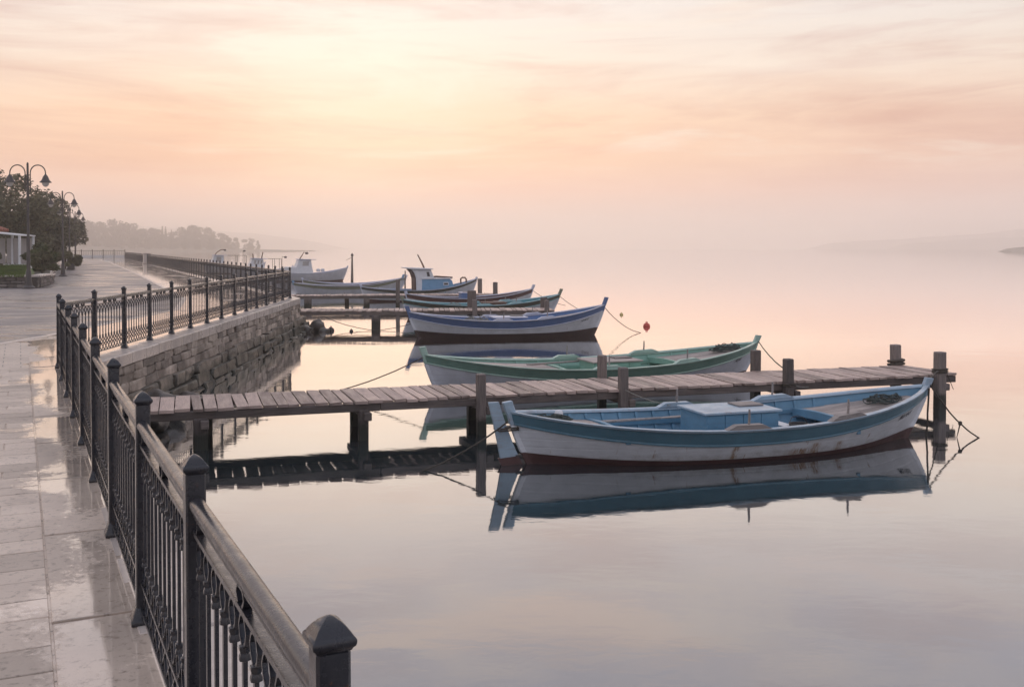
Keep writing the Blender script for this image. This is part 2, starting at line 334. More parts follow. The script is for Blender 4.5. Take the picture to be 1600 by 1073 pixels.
M['leaf_a'] = mat_leaf('dark_leaves', (0.120, 0.118, 0.080)); M['leaf_b'] = mat_leaf('olive_leaves', (0.135, 0.132, 0.078)); M['leaf_c'] = mat_leaf('shrub_leaves', (0.085, 0.105, 0.045))
M['leaf_far'] = mat_leaf('far_leaves', (0.045, 0.052, 0.035))
M['bark'] = mat_stone('bark', (0.09, 0.07, 0.055), (0.04, 0.033, 0.028), 6, 0.9, 0.8)
M['grass'] = mat_leaf('lawn_grass', (0.085, 0.125, 0.030), 0.15)
M['soil'] = mat_stone('garden_soil', (0.13, 0.115, 0.085), (0.08, 0.075, 0.05), 2, 0.9, 0.5)
M['land'] = mat_stone('far_land', (0.10, 0.10, 0.07), (0.06, 0.065, 0.045), 0.05, 0.95, 0.2)
M['tile'] = mat_plain('red_roof_tile', (0.34, 0.13, 0.09), 0.7, vary=0.3, scale=8)
M['plaster'] = mat_plain('white_plaster', (0.66, 0.64, 0.62), 0.7, vary=0.06)
M['awning'] = mat_plain('pale_awning_cloth', (0.66, 0.65, 0.64), 0.8, vary=0.06)

# ================================================================== mesh helpers
class MB:
    def __init__(s): s.v = []; s.f = []
    def quadstrip(s, rings, closed=True, cap=True):
        """rings: list of equal-length point lists"""
        n = len(rings[0]); b = len(s.v)
        for r in rings: s.v += [tuple(p) for p in r]
        for i in range(len(rings) - 1):
            for j in range(n if closed else n - 1):
                k = (j + 1) % n
                s.f.append((b + i * n + j, b + i * n + k, b + (i + 1) * n + k, b + (i + 1) * n + j))
        if cap and closed:
            s.f.append(tuple(b + j for j in reversed(range(n)))); e = b + (len(rings) - 1) * n
            s.f.append(tuple(e + j for j in range(n)))
        return s
    def box(s, c, d, rot=None):
        h = [x / 2 for x in d]; P = []
        for z in (-1, 1):
            for (x, y) in ((-1, -1), (1, -1), (1, 1), (-1, 1)):
                p = Vector((x * h[0], y * h[1], z * h[2]))
                if rot is not None: p = rot @ p
                P.append(p + Vector(c))
        return s.quadstrip([P[:4], P[4:]])
    def tube(s, pts, r, n=8, cap=True, flat=None):
        pts = [Vector(p) for p in pts]; rings = []
        rr = r if hasattr(r, '__len__') else [r] * len(pts)
        up = Vector((0, 0, 1))
        d0 = (pts[1] - pts[0]).normalized()
        if abs(d0.dot(up)) > 0.95: up = Vector((0, 1, 0))
        a = d0.cross(up).normalized()
        for i, p in enumerate(pts):
            d = (pts[min(i + 1, len(pts) - 1)] - pts[max(i - 1, 0)]).normalized()
            a = (a - d * a.dot(d)).normalized(); b = d.cross(a)
            rings.append([p + (a * math.cos(2 * math.pi * k / n) + b * math.sin(2 * math.pi * k / n)) * rr[i] for k in range(n)])
        return s.quadstrip(rings, True, cap)
    def lathe(s, prof, n=16, c=(0, 0, 0)):
        c = Vector(c)
        rings = [[c + Vector((r * math.cos(2 * math.pi * k / n), r * math.sin(2 * math.pi * k / n), z)) for k in range(n)] for (r, z) in prof]
        return s.quadstrip(rings)
    def sq(s, prof, c=(0, 0, 0)):
        """square-section loft: prof of (half, z)"""
        rings = [[(c[0] + x * h, c[1] + y * h, c[2] + z) for (x, y) in ((-1, -1), (1, -1), (1, 1), (-1, 1))] for (h, z) in prof]
        return s.quadstrip(rings)
    def prism(s, poly, y0, y1, axis='y'):
        f = {'y': lambda a, b, y: (a, y, b), 'x': lambda a, b, y: (y, a, b), 'z': lambda a, b, y: (a, b, y)}[axis]
        r0 = [f(a, b, y0) for a, b in poly]; r1 = [f(a, b, y1) for a, b in poly]
        return s.quadstrip([r0, r1])
    def mesh(s, name, mat=None, bevel=0, smooth=None, jitter=0):
        me = bpy.data.meshes.new(name)
        bm = bmesh.new()
        vs_ = [bm.verts.new(p) for p in s.v]
        for f in s.f:
            try: bm.faces.new([vs_[i] for i in f])
            except ValueError: pass
        bmesh.ops.recalc_face_normals(bm, faces=bm.faces)
        if bevel:
            ed = [e for e in bm.edges if len(e.link_faces) == 2 and e.calc_face_angle(0) > 0.5]
            bmesh.ops.bevel(bm, geom=ed, offset=bevel, segments=1, affect='EDGES', clamp_overlap=True)
        bm.to_mesh(me); bm.free()
        if smooth is not None:
            me.shade_smooth(); me.set_sharp_from_angle(angle=R(smooth))
        if mat: me.materials.append(M[mat])
        return me
    def build(s, name, mat, parent=None, **k):
        return put(name, s.mesh(name, mat, **k), parent)
def put(name, me, parent=None, loc=None, rz=None, scale=None, mw=None):
    o = bpy.data.objects.new(name, me); C.objects.link(o)
    if parent: o.parent = parent
    if mw is not None: o.matrix_basis = mw
    if loc is not None: o.location = loc
    if rz is not None: o.rotation_euler.z = rz
    if scale is not None: o.scale = scale
    return o
def empty(name, loc=(0, 0, 0), rz=0, label=None, cat=None, group=None):
    o = bpy.data.objects.new(name, None); C.objects.link(o); o.location = loc; o.rotation_euler.z = rz
    o.empty_display_size = 0.2
    return tag(o, label, cat, group)
def tag(o, label=None, cat=None, group=None, kind=None):
    if label: o['label'] = label
    if cat: o['category'] = cat
    if group: o['group'] = group
    if kind: o['kind'] = kind
    return o
def pydata(name, v, f, mat, parent=None, smooth=False):
    me = bpy.data.meshes.new(name); me.from_pydata(v, [], f); me.validate()
    if smooth: me.shade_smooth()
    me.materials.append(M[mat]); return put(name, me, parent)
def lineint(p, d, q, e):
    det = d[0] * e[1] - d[1] * e[0]; t = ((q[0] - p[0]) * e[1] - (q[1] - p[1]) * e[0]) / det
    return (p[0] + d[0] * t, p[1] + d[1] * t)

# ================================================================== setting
PZ = 1.2                                        # pavement above the water
P0 = Vector((-0.338, 1.905)); SN = (Vector((-6.808, 15.354)) - P0) / 9; SF = Vector((-0.08014, 1.51532))
C1 = P0 + SN * 9; C2 = C1 + SF * 14; C3 = Vector((-64.07, 169.44))
uN = SN.normalized(); uF = SF.normalized(); u3 = (C3 - C2).normalized()
nr = lambda u: Vector((u.y, -u.x))              # to the right, towards the water
def off(u, base, o): return base + nr(u) * o
def edge_poly(o, near_start=-9.0):
    """line parallel to the railings at offset o (positive = waterwards)"""
    a = off(uN, P0, o); b = off(uF, C1, o); c = off(u3, C2, o)
    q1 = lineint(a, uN, b, uF); q2 = lineint(b, uF, c, u3)
    return [tuple(a + uN * near_start), q1, q2, tuple(c + u3 * 144.2)]
wv = 4150
water = pydata('water', [(-wv, -60, 0), (wv, -60, 0), (wv, wv, 0), (-wv, wv, 0)], [(0, 1, 2, 3)], 'water'); tag(water, kind='structure')

EO = 0.34
E = edge_poly(EO)
def slab(name, poly, z0, z1, mat):
    mb = MB(); mb.prism(poly, z0, z1, 'z'); return tag(mb.build(name, mat), kind='structure')
body = edge_poly(EO - 0.08)
slab('promenade', body + [(-90, 175), (-140, 175), (-140, -20), (4, -20)], -1.0, PZ - 0.022, 'asphalt')
# paved strip beside the railing
inner = [(-8.9, -6.0), (-9.75, 14.0), (-9.5, 21.0), (-9.75, 30.0), (-11.6, 36.5), (-16.35, 47.98), (-24.24, 66.97), (-51.5, 131), (-60.5, 150.5), (-66, 168)]
edge_in = edge_poly(-0.02)
strip = [edge_in[0]] + edge_in[1:3] + [tuple(C2 + u3 * 142 + nr(u3) * -0.02)]
paved = slab('paved_strip', [tuple(p) for p in strip] + inner[::-1], PZ - 0.3, PZ - 0.010, 'paving')
# pale kerb line between paving and roadway
mb = MB()
for a, b in zip(inner[1:], inner[2:]):
    a = Vector(a); b = Vector(b); d = (b - a).normalized(); n = Vector((-d.y, d.x)) * 0.16
    mb.prism([tuple(a), tuple(b), tuple(b + n), tuple(a + n)], PZ - 0.2, PZ - 0.004, 'z')
tag(mb.build('kerb', 'coping'), kind='structure')
# pavers, laid square to the near railing
lu = uN; ln = -nr(uN)                            # along the railing, away from the water
rng = random.Random(3)
def paver(s0, s1, t0, t1, zj=0.0):
    g = 0.0055
    c = P0 + lu * ((s0 + s1) / 2) + ln * ((t0 + t1) / 2)
    key = (round(s1 - s0, 3), round(t1 - t0, 3))
    if key not in paver.cache:
        m_ = MB(); m_.box((0, 0, 0), (key[0] - 2 * g, key[1] - 2 * g, 0.03)); paver.cache[key] = m_.mesh('paver', 'paver', bevel=0.0035)
    o = put('paver', paver.cache[key], paved, (c.x, c.y, PZ - 0.015 + zj), RAIL_ANG)
    o.rotation_euler.x = rng.uniform(-1, 1) * 0.006; o.rotation_euler.y = rng.uniform(-1, 1) * 0.006; o.rotation_euler.z += rng.uniform(-1, 1) * 0.004
paver.cache = {}
s = -1.5
while s < 15.2:                                  # long edge slabs under the railing
    paver(s, s + 1.666, -0.06, 0.40); s += 1.666
row = 0; s = -0.8; cnt = 0
while s < 15.0:
    h = [0.29, 0.33, 0.24, 0.36, 0.27, 0.31, 0.40][row % 7]
    tmax = 0.5 + 0.45 * max(0, s - 0.5)
    t = 0.40; first = [0.48, 0.26, 0.56, 0.36][row % 4]; ww = first
    while t < min(2.7, tmax) + 0.2 and cnt < 285:
        paver(s, s + h, t, t + ww, rng.uniform(-0.002, 0.001)); cnt += 1
        t += ww; ww = [0.42, 0.56, 0.48][int(rng.random() * 3)]
    s += h; row += 1

# ------------------------------------------------------------------ quay walls
quay = empty('quay_wall', (C1.x, C1.y, 0), 0, 'stepped stone quay wall with pale coping blocks and dark weedy footing', 'wall')
qinv = Matrix.Translation((-C1.x, -C1.y, 0))
def on_quay(o, x, y, z, rz):
    o.parent = quay; o.location = (x - C1.x, y - C1.y, z); o.rotation_euler.z = rz
def stone_variant(seed, rough=0.06, sub=2):
    bm = bmesh.new(); bmesh.ops.create_cube(bm, size=1.0)
    bmesh.ops.bevel(bm, geom=list(bm.edges), offset=0.05, segments=1, affect='EDGES')
    bmesh.ops.subdivide_edges(bm, edges=[e for e in bm.edges if e.calc_length() > 0.5], cuts=sub - 1, use_grid_fill=True)
    for v in bm.verts:
        q = noise.noise_vector(v.co * 2.3 + Vector((seed * 7.1, seed * 3.3, 0)))
        v.co += q * rough
    me = bpy.data.meshes.new('stone'); bm.to_mesh(me); bm.free(); me.shade_smooth(); me.set_sharp_from_angle(angle=R(40)); return me
svar = []
for i in range(7):
    me = stone_variant(i, 0.055, 3); me.materials.append(M['ashlar']); svar.append(me)
cvar = {}
def coping_run(a, b, u, sizes=(0.62, 0.8, 0.7, 0.9), name='coping_stone', r_=random.Random(5)):
    a = Vector(a); L = (Vector(b) - a).length; s = 0
    while s < L - 0.02:
        w_ = min(r_.choice(sizes), L - s)
        if L - s - w_ < 0.25: w_ = L - s
        key = round(w_, 2)
        if key not in cvar:
            m_ = MB(); m_.box((0, 0, 0), (w_ - 0.007, 0.40, 0.20)); cvar[key] = m_.mesh('coping_stone', 'coping', bevel=0.012)
        c = a + u * (s + w_ / 2) - nr(u) * 0.20
        o = put(name, cvar[key]); on_quay(o, c.x, c.y, PZ - 0.10 + r_.uniform(-0.006, 0.004), math.atan2(u.y, u.x)); s += w_
En = edge_poly(EO + 0.02)
coping_run(Vector(En[0]) + uN * 4.5, Vector(En[1]) - uN * 0.42, uN, sizes=(1.1, 1.3, 0.95))
coping_run(Vector(En[1]) - uF * 0.05, Vector(En[2]), uF)
coping_run(Vector(En[2]), Vector(En[2]) + u3 * 30, u3, sizes=(1.5, 1.8))
# masonry face along the inlet: two uneven courses of blocks over a sloping footing
r_ = random.Random(11)
fa = Vector(En[1]); FL = (Vector(En[2]) - fa).length
def course(z0, z1, proud, wmin, wmax, u=uF, a=fa, L=FL):
    s = -0.1
    while s < L:
        w_ = r_.uniform(wmin, wmax); w_ = min(w_, L - s + 0.02)
        zj = r_.uniform(-0.012, 0.012)
        c = a + u * (s + w_ / 2) - nr(u) * (0.22 - proud + r_.uniform(-0.02, 0.025))
        o = put('stone', svar[r_.randrange(7)]); on_quay(o, c.x, c.y, (z0 + z1) / 2 + zj, math.atan2(u.y, u.x))
        o.scale = (w_ - 0.012, 0.42, (z1 - z0) * r_.uniform(0.90, 1.05)); o.rotation_euler.y = r_.uniform(-0.025, 0.025)
        s += w_
course(0.85, 1.00, -0.01, 0.3, 0.85); course(0.69, 0.85, 0.0, 0.3, 0.9); course(0.50, 0.69, 0.015, 0.35, 1.0)
bvar = []
for i in range(6):
    me = stone_variant(40 + i, 0.065, 3); me.materials.append(M['footing']); bvar.append(me)
def rubble_course(z0, z1, proud, wmin, wmax):
    s = -0.4
    while s < FL:
        w_ = r_.uniform(wmin, wmax); c = fa + uF * (s + w_ / 2) - nr(uF) * (0.25 - proud - r_.uniform(-0.03, 0.035))
        o = put('stone', bvar[r_.randrange(6)]); on_quay(o, c.x, c.y, (z0 + z1) / 2 + r_.uniform(-0.03, 0.03), math.atan2(uF.y, uF.x) + r_.uniform(-0.05, 0.05))
        o.scale = (w_ - 0.01, 0.62, (z1 - z0) * r_.uniform(0.9, 1.12)); o.rotation_euler.x = r_.uniform(-0.14, 0.05); s += w_
rubble_course(0.27, 0.51, 0.06, 0.6, 1.5); rubble_course(0.03, 0.28, 0.13, 0.6, 1.4); rubble_course(-0.26, 0.04, 0.22, 0.5, 1.1)
ne0 = Vector(En[0]) + uN * 4.5; NL = (Vector(En[1]) - ne0).length - 0.3
course(0.72, 1.00, 0.0, 0.5, 1.1, uN, ne0, NL); course(0.40, 0.72, 0.02, 0.5, 1.2, uN, ne0, NL); course(0.05, 0.40, 0.03, 0.6, 1.2, uN, ne0, NL)
# rough footing with a ragged front
def footing(a, u, L, name='footing'):
    nl = int(L / 0.16); rows = []
    prof = [(0.10, 0.50), (0.20, 0.46), (0.26, 0.36), (0.30, 0.25), (0.36, 0.14), (0.42, 0.06), (0.52, -0.05), (0.62, -0.25)]
    v = []; f = []
    for i in range(nl + 1):
        for (o, z) in prof:
            p = a + u * (L * i / nl) + nr(u) * (o - 0.28)
            q = Vector((p.x, p.y, z)); nn = noise.noise_vector(q * 1.7) * 0.12 + noise.noise_vector(q * 5.0) * 0.06
            blk = noise.noise(Vector((i * 0.16 * 1.1, z * 2, 3))) * 0.06
            k = 0.0 if z > 0.59 else 1.0
            v.append((p.x + (nn.x + nr(u).x * blk) * k - C1.x, p.y + nn.y * 0.6 * k - C1.y, z + nn.z * 0.5 * k))
    m_ = len(prof)
    for i in range(nl):
        for j in range(m_ - 1):
            f.append((i * m_ + j, i * m_ + j + 1, (i + 1) * m_ + j + 1, (i + 1) * m_ + j))
    return pydata(name, v, f, 'footing', quay, smooth=True)
footing(fa - uF * 0.6, uF, FL + 0.75)
mb = MB(); fb_ = [fa - nr(uF) * 0.30 - uF * 1.0, fa - nr(uF) * 0.075 - uF * 1.0, Vector(En[2]) - nr(uF) * 0.075, Vector(En[2]) - nr(uF) * 0.30]
mb.prism([(p.x - C1.x, p.y - C1.y) for p in fb_], -0.6, 0.99, 'z'); mb.build('wall_core', 'mortar', quay)

rockvar = []
for i in range(5):
    bm = bmesh.new(); bmesh.ops.create_icosphere(bm, subdivisions=3, radius=0.5)
    for v in bm.verts:
        v.co += noise.noise_vector(v.co * 2.6 + Vector((i * 5.3, 1.1, i))) * 0.26 + noise.noise_vector(v.co * 7 + Vector((i, 0, 0))) * 0.035
    me = bpy.data.meshes.new('boulder'); bm.to_mesh(me); bm.free(); me.shade_smooth(); me.materials.append(M['rock']); rockvar.append(me)
def boulder(x, y, z, sx, sy, sz, rz, lab, i, group='boulders at the foot of the quay'):
    return tag(put('boulder', rockvar[i % 5], None, (x, y, z), rz, (sx, sy, sz)), lab, 'boulder', group)
q2 = Vector(En[2])
boulder(q2.x + 0.55, q2.y + 0.35, 0.14, 0.52, 0.5, 0.48, 0.4, 'rounded pale boulder standing highest at the quay corner below the second jetty', 0)
boulder(q2.x + 0.25, q2.y - 0.35, 0.06, 0.62, 0.55, 0.42, 1.2, 'dark wet boulder against the quay corner, left of the pale one', 1)
boulder(q2.x + 0.85, q2.y - 0.05, 0.0, 0.45, 0.42, 0.3, 2.2, 'low wet boulder in the water at the quay corner', 2)
boulder(-6.15, 15.9, 0.30, 0.62, 0.7, 0.62, 0.3, 'pale rounded boulder in the inner corner of the quay behind the railing', 3)
boulder(-6.05, 16.75, 0.22, 0.7, 0.8, 0.6, 1.0, 'brown boulder second from the inner corner of the quay', 4)
boulder(-6.25, 17.9, 0.20, 0.8, 0.9, 0.55, 2.0, 'broad dark boulder leaning on the quay footing near the first jetty', 0)
boulder(-6.10, 19.4, 0.06, 0.55, 0.9, 0.4, 0.7, 'flat wet boulder at the waterline by the footing', 1)

# ------------------------------------------------------------------ railings
CAP = [(0.0335, 1.052), (0.0365, 1.058), (0.0405, 1.062), (0.0420, 1.067), (0.0420, 1.073), (0.0400, 1.077), (0.0375, 1.079), (0.0350, 1.083), (0.0270, 1.094), (0.0170, 1.104), (0.0070, 1.111), (0.0020, 1.113)]
PK = 0.775
me_shaft = MB().sq([(0.0425 * PK, 0.0), (0.0425 * PK, 1.055)]).mesh('post', 'iron', bevel=0.006)
me_cap = MB().sq(CAP).mesh('cap', 'iron', bevel=0.0015, smooth=28)
me_foot = MB().sq([(0.056, 0.0), (0.056, 0.020), (0.052, 0.028), (0.044, 0.048), (0.038, 0.068), (0.0335, 0.082)]).mesh('foot', 'iron', bevel=0.003, smooth=50)
HR = [(-0.016, -0.038), (-0.016, -0.024), (-0.024, -0.021)] + [(0.0355 * math.cos(math.pi * (1.06 - 1.12 * i / 12)), 0.004 + 0.023 * math.sin(math.pi * (1.06 - 1.12 * i / 12))) for i in range(13)] + [(0.024, -0.021), (0.016, -0.024), (0.016, -0.038)]
def bar_mesh(name, L, prof, z):
    mb = MB(); mb.quadstrip([[(x, y * (0.74 if len(prof) > 6 else 0.85), z + q) for y, q in prof] for x in (0.0331, L - 0.0331)]); return mb.mesh(name, 'iron', smooth=38)
def rect(w_, h): return [(-w_ / 2, -h / 2), (w_ / 2, -h / 2), (w_ / 2, h / 2), (-w_ / 2, h / 2)]
def strap(mb, pts, wy=0.018, th=0.006):
    """flat iron strap following pts (x,z)"""
    rings = []
    for i, (x, z) in enumerate(pts):
        a = pts[max(i - 1, 0)]; b = pts[min(i + 1, len(pts) - 1)]; dx, dz = b[0] - a[0], b[1] - a[1]; l = math.hypot(dx, dz) or 1
        nx, nz = -dz / l * th, dx / l * th
        rings.append([(x + nx, -wy / 2, z + nz), (x - nx, -wy / 2, z - nz), (x - nx, wy / 2, z - nz), (x + nx, wy / 2, z + nz)])
    mb.quadstrip(rings)
def baluster_mb(mb=None, x=0.0, simple=False):
    mb = mb or MB()
    mb.box((x, 0, 0.5325), (0.020, 0.012, 0.43))
    if not simple:
        for z in (0.745, 0.32):
            mb.lathe([(0.010, z - 0.022), (0.0165, z - 0.019), (0.0165, z - 0.009), (0.0125, z), (0.0165, z + 0.009), (0.0165, z + 0.019), (0.010, z + 0.022)], 6, (x, 0, 0))
    for z0, z1 in ((0.755, 0.852), (0.31, 0.212)):
        for sgn in (-1, 1):
            strap(mb, [(x, z0), (x + sgn * 0.036, z0 + (z1 - z0) * 0.28), (x + sgn * 0.046, z0 + (z1 - z0) * 0.55), (x + sgn * 0.030, z0 + (z1 - z0) * 0.82), (x, z1)] if not simple else
                  [(x, z0), (x + sgn * 0.046, z0 + (z1 - z0) * 0.5), (x, z1)], 0.014, 0.0045)
    return mb
def brace_mb(mb=None, x=0.0):
    mb = mb or MB()
    strap(mb, [(x - 0.06, 0.082), (x - 0.02, 0.120), (x + 0.02, 0.152), (x + 0.06, 0.190)], 0.012, 0.005)
    strap(mb, [(x + 0.06, 0.082), (x + 0.02, 0.120), (x - 0.02, 0.152), (x - 0.06, 0.190)], 0.011, 0.005)
    return mb
def ring_mb(mb=None, x=0.0):
    mb = mb or MB()
    for sgn in (-1, 1):
        strap(mb, [(x + sgn * 0.026, 0.872), (x + sgn * 0.046, 0.888), (x + sgn * 0.050, 0.897), (x + sgn * 0.044, 0.909), (x + sgn * 0.026, 0.920)], 0.026, 0.005)
    return mb
def half_ring(sgn):
    mb = MB(); strap(mb, [(sgn * 0.026, 0.872), (sgn * 0.046, 0.888), (sgn * 0.050, 0.897), (sgn * 0.044, 0.909), (sgn * 0.026, 0.920)], 0.026, 0.005); return mb
me_bal = baluster_mb().mesh('baluster', 'iron', smooth=35); me_brace = brace_mb().mesh('cross_brace', 'iron'); me_half = [half_ring(q).mesh('curved_strap', 'iron') for q in (-1, 1)]
def short_mb():
    mb = MB(); strap(mb, [(0, 0.872), (0.012, 0.89), (0.012, 0.905), (0, 0.922)], 0.024, 0.005); return mb
me_short = short_mb().mesh('strap', 'iron')
rlean = random.Random(99)
def railing(name, start, step, n, label, nb, detail=True, skip_first=False, k0=0, lastpost=True, base_label=None):
    S = step.length; u = step / S; ang = math.atan2(u.y, u.x)
    root = empty(name, (start.x, start.y, PZ), ang, label, 'railing')
    hand = bar_mesh('handrail', S, HR, 0.950); mid = bar_mesh('upper_rail', S, rect(0.034, 0.016), 0.862)
    low = bar_mesh('lower_rail', S, rect(0.030, 0.014), 0.200); bot = bar_mesh('bottom_rail', S, rect(0.034, 0.016), 0.072)
    pitch = (S - 0.085) / nb
    if not detail:
        lm = MB()
        for i in range(nb):
            x = 0.0425 + pitch * (i + 0.5); baluster_mb(lm, x, True); brace_mb(lm, x)
        for x in (S * 0.3, S * 0.5, S * 0.7): ring_mb(lm, x)
        for z, h in ((0.862, 0.016), (0.200, 0.014), (0.072, 0.016)): lm.box((S / 2, 0, z), (S - 0.085, 0.03, h))
        lat = lm.mesh('panel', 'iron')
    for k in range(n + 1):
        x = S * k
        if (k > 0 or not skip_first) and (k < n or lastpost):
            p = put('post', me_shaft, root, (x, 0, 0)); put('cap', me_cap, p); p.rotation_euler = (rlean.uniform(-0.006, 0.006), rlean.uniform(-0.006, 0.006), rlean.uniform(-0.03, 0.03))
            if detail: put('foot', me_foot, p)
        if k == n: break
        put('handrail', hand, root, (x, 0, 0))
        if not detail:
            put('panel', lat, root, (x, 0, 0)); continue
        for me in (mid, low, bot): put(me.name.split('.')[0], me, root, (x, 0, 0))
        for i in range(nb):
            bx = x + 0.0425 + pitch * (i + 0.5)
            put('baluster', me_bal, root, (bx, 0, 0))
            put('cross_brace', me_brace, root, (bx, 0, 0))
        for q in (0.34, 0.5, 0.66) if S < 1.6 else (0.5,): [put('curved_strap', m_, root, (x + S * q, 0, 0)) for m_ in me_half]
        put('strap', me_short, root, (x + 0.10, 0, 0)); put('strap', me_short, root, (x + S - 0.10, 0, 0), math.pi)
    return root
railing('quay_railing', P0 - SN, SN, 10, 'dark iron railing running from the foreground past the wet paving to the corner', 11)
railing('quay_railing', C1, SF, 14, 'dark iron railing on the pale coping along the stone inlet wall', 10, skip_first=True)
n3 = 95; L3 = (C3 - C2).length
st3 = u3 * (L3 / n3)
k_gap = 55
railing('quay_railing', C2, st3, k_gap, 'long dark iron railing receding along the promenade behind the inlet corner', 9, detail=False, skip_first=True)
railing('quay_railing', C2 + st3 * (k_gap + 1), st3, n3 - k_gap - 1, 'farthest stretch of dark iron railing beyond the pale stone pillar', 9, detail=False)
pp = C2 + st3 * (k_gap + 0.5)
pil = empty('stone_pillar', (pp.x, pp.y, PZ), math.atan2(u3.y, u3.x), 'pale square stone pillar set in the far railing', 'pillar')
MB().box((0, 0, 0.55), (0.95, 0.75, 1.10)).build('shaft', 'coping', pil, bevel=0.02); MB().box((0, 0, 1.15), (1.12, 0.92, 0.09)).build('cap', 'coping', pil, bevel=0.02)
MB().box((0, 0, 0.08), (1.1, 0.9, 0.16)).build('plinth', 'coping', pil, bevel=0.02)
# gate fence across the promenade's end
gt = empty('barrier_fence', (-78.5, 169.6, PZ), 0, 'low grey barrier with white panels closing the far end of the promenade', 'fence')
for i in range(9):
    MB().box((i * 1.8, 0, 0.75), (0.11, 0.11, 1.5)).build('post', 'lamp_metal', gt)
    if i < 8:
        MB().box((i * 1.8 + 0.9, 0, 1.3), (1.69, 0.06, 0.06)).build('rail', 'lamp_metal', gt); MB().box((i * 1.8 + 0.9, 0, 0.32), (1.69, 0.05, 0.5)).build('panel', 'plaster', gt)
        mb = MB()
        for q in range(5): mb.box((i * 1.8 + 0.3 + q * 0.3, 0, 0.92), (0.03, 0.03, 0.7))
        mb.build('bars', 'lamp_metal', gt)

# ================================================================== jetties
me_planks = {}
def plank_mesh(seed):
    if seed not in me_planks:
        rr = random.Random(seed); mb = MB(); mb.box((0, 0, 0), (1, 1, 1))
        bm = bmesh.new(); vv = [bm.verts.new(p) for p in mb.v]
        for f in mb.f: bm.faces.new([vv[i] for i in f])
        bmesh.ops.subdivide_edges(bm, edges=[e for e in bm.edges if abs((e.verts[0].co - e.verts[1].co).y) > 0.5], cuts=3)
        for v in bm.verts:
            v.co.x += rr.uniform(-1, 1) * 0.018; v.co.z += rr.uniform(-1, 1) * 0.10
            if abs(v.co.y) > 0.49: v.co.y += rr.uniform(-1, 1) * 0.006
        bmesh.ops.recalc_face_normals(bm, faces=bm.faces)
        me = bpy.data.meshes.new('plank'); bm.to_mesh(me); bm.free(); me.materials.append(M['plank']); me_planks[seed] = me
    return me_planks[seed]
def jetty(name, a, b, width, zd, label, piles, seed, pw=(0.15, 0.25), bents=None):
    """a->b: edge nearest the camera; piles: (distance along, side 0 near / 1 far, top z, width)"""
    a = Vector(a); b = Vector(b); L = (b - a).length; u = (b - a) / L; ang = math.atan2(u.y, u.x)
    root = empty(name, (a.x, a.y, 0), ang, label, 'jetty')
    rr = random.Random(seed); s = 0.0
    while s < L - 0.05:
        w_ = min(rr.uniform(*pw), L - s)
        if L - s - w_ < 0.12: w_ = L - s
        g = rr.uniform(0.010, 0.040)
        o = put('plank', plank_mesh(rr.randrange(6)), root, (s + w_ / 2, width / 2 + rr.uniform(-0.025, 0.025), zd - 0.022 + rr.uniform(-0.008, 0.006)))
        o.scale = (w_ - g, width + rr.uniform(-0.02, 0.05), 0.042); o.rotation_euler = (rr.uniform(-0.006, 0.006), rr.uniform(-0.025, 0.025), rr.uniform(-0.016, 0.016)); o.location.y += rr.uniform(-0.03, 0.03)
        s += w_
    nseg = max(2, int(L / 3.4))
    for y in (0.07, width - 0.07):
        for i in range(nseg):
            x0, x1 = L * i / nseg, L * (i + 1) / nseg
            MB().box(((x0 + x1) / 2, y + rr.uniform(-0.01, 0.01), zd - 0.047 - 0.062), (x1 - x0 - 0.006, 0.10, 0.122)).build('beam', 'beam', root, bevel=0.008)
    for (s, side, top, w_) in piles:
        y = -0.02 if side == 0 else width + 0.02
        if top > zd: y = (-0.02 - w_ / 2 + 0.03) if side == 0 else (width + w_ / 2 + 0.01)
        else: y = 0.07 if side == 0 else width - 0.07
        tl = rr.uniform(-0.012, 0.012); tl2 = rr.uniform(-0.012, 0.012); h = w_ / 2
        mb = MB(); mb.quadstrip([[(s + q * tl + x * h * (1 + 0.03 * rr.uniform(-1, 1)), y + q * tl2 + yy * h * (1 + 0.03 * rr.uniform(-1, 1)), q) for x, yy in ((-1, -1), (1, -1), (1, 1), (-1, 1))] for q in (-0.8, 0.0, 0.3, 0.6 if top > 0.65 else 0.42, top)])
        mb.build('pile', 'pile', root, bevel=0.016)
    for s in bents or []:
        MB().box((s, width / 2, zd - 0.235), (0.12, width + 0.25, 0.125)).build('cross_beam', 'beam', root, bevel=0.01)
    return root
A1 = (-5.55, 14.82); B1_ = (8.44, 19.39)
jetty('jetty', A1, B1_, 1.46, 0.62, 'weathered plank jetty in front, between the blue boat and the green boat',
      [(0.985, 0, 0.47, 0.21), (1.1, 1, 0.47, 0.19), (3.416, 0, 0.48, 0.15), (3.51, 1, 0.48, 0.16), (5.30, 0, 0.98, 0.140), (5.56, 1, 0.5, 0.17),
       (7.79, 0, 0.99, 0.145), (8.08, 1, 1.03, 0.145), (10.99, 0, 1.03, 0.155), (11.31, 1, 1.02, 0.16), (14.26, 0, 1.05, 0.175), (14.58, 1, 1.03, 0.17)],
      21, bents=[1.04, 3.46, 5.43, 7.93, 11.15, 14.40])
jetty('jetty', (-8.35, 38.43), (1.64, 39.23), 1.55, 0.62, 'second plank jetty from the camera, behind the royal blue boat',
      [(3.2, 0, 0.45, 0.30), (3.2, 1, 0.45, 0.22), (5.6, 0, 0.45, 0.22), (6.95, 0, 1.03, 0.18), (7.6, 1, 0.5, 0.2), (6.9, 1, 1.30, 0.34), (9.7, 0, 1.0, 0.17), (9.8, 1, 1.02, 0.26)],
      22, bents=[3.2, 5.6, 7.2, 9.6])
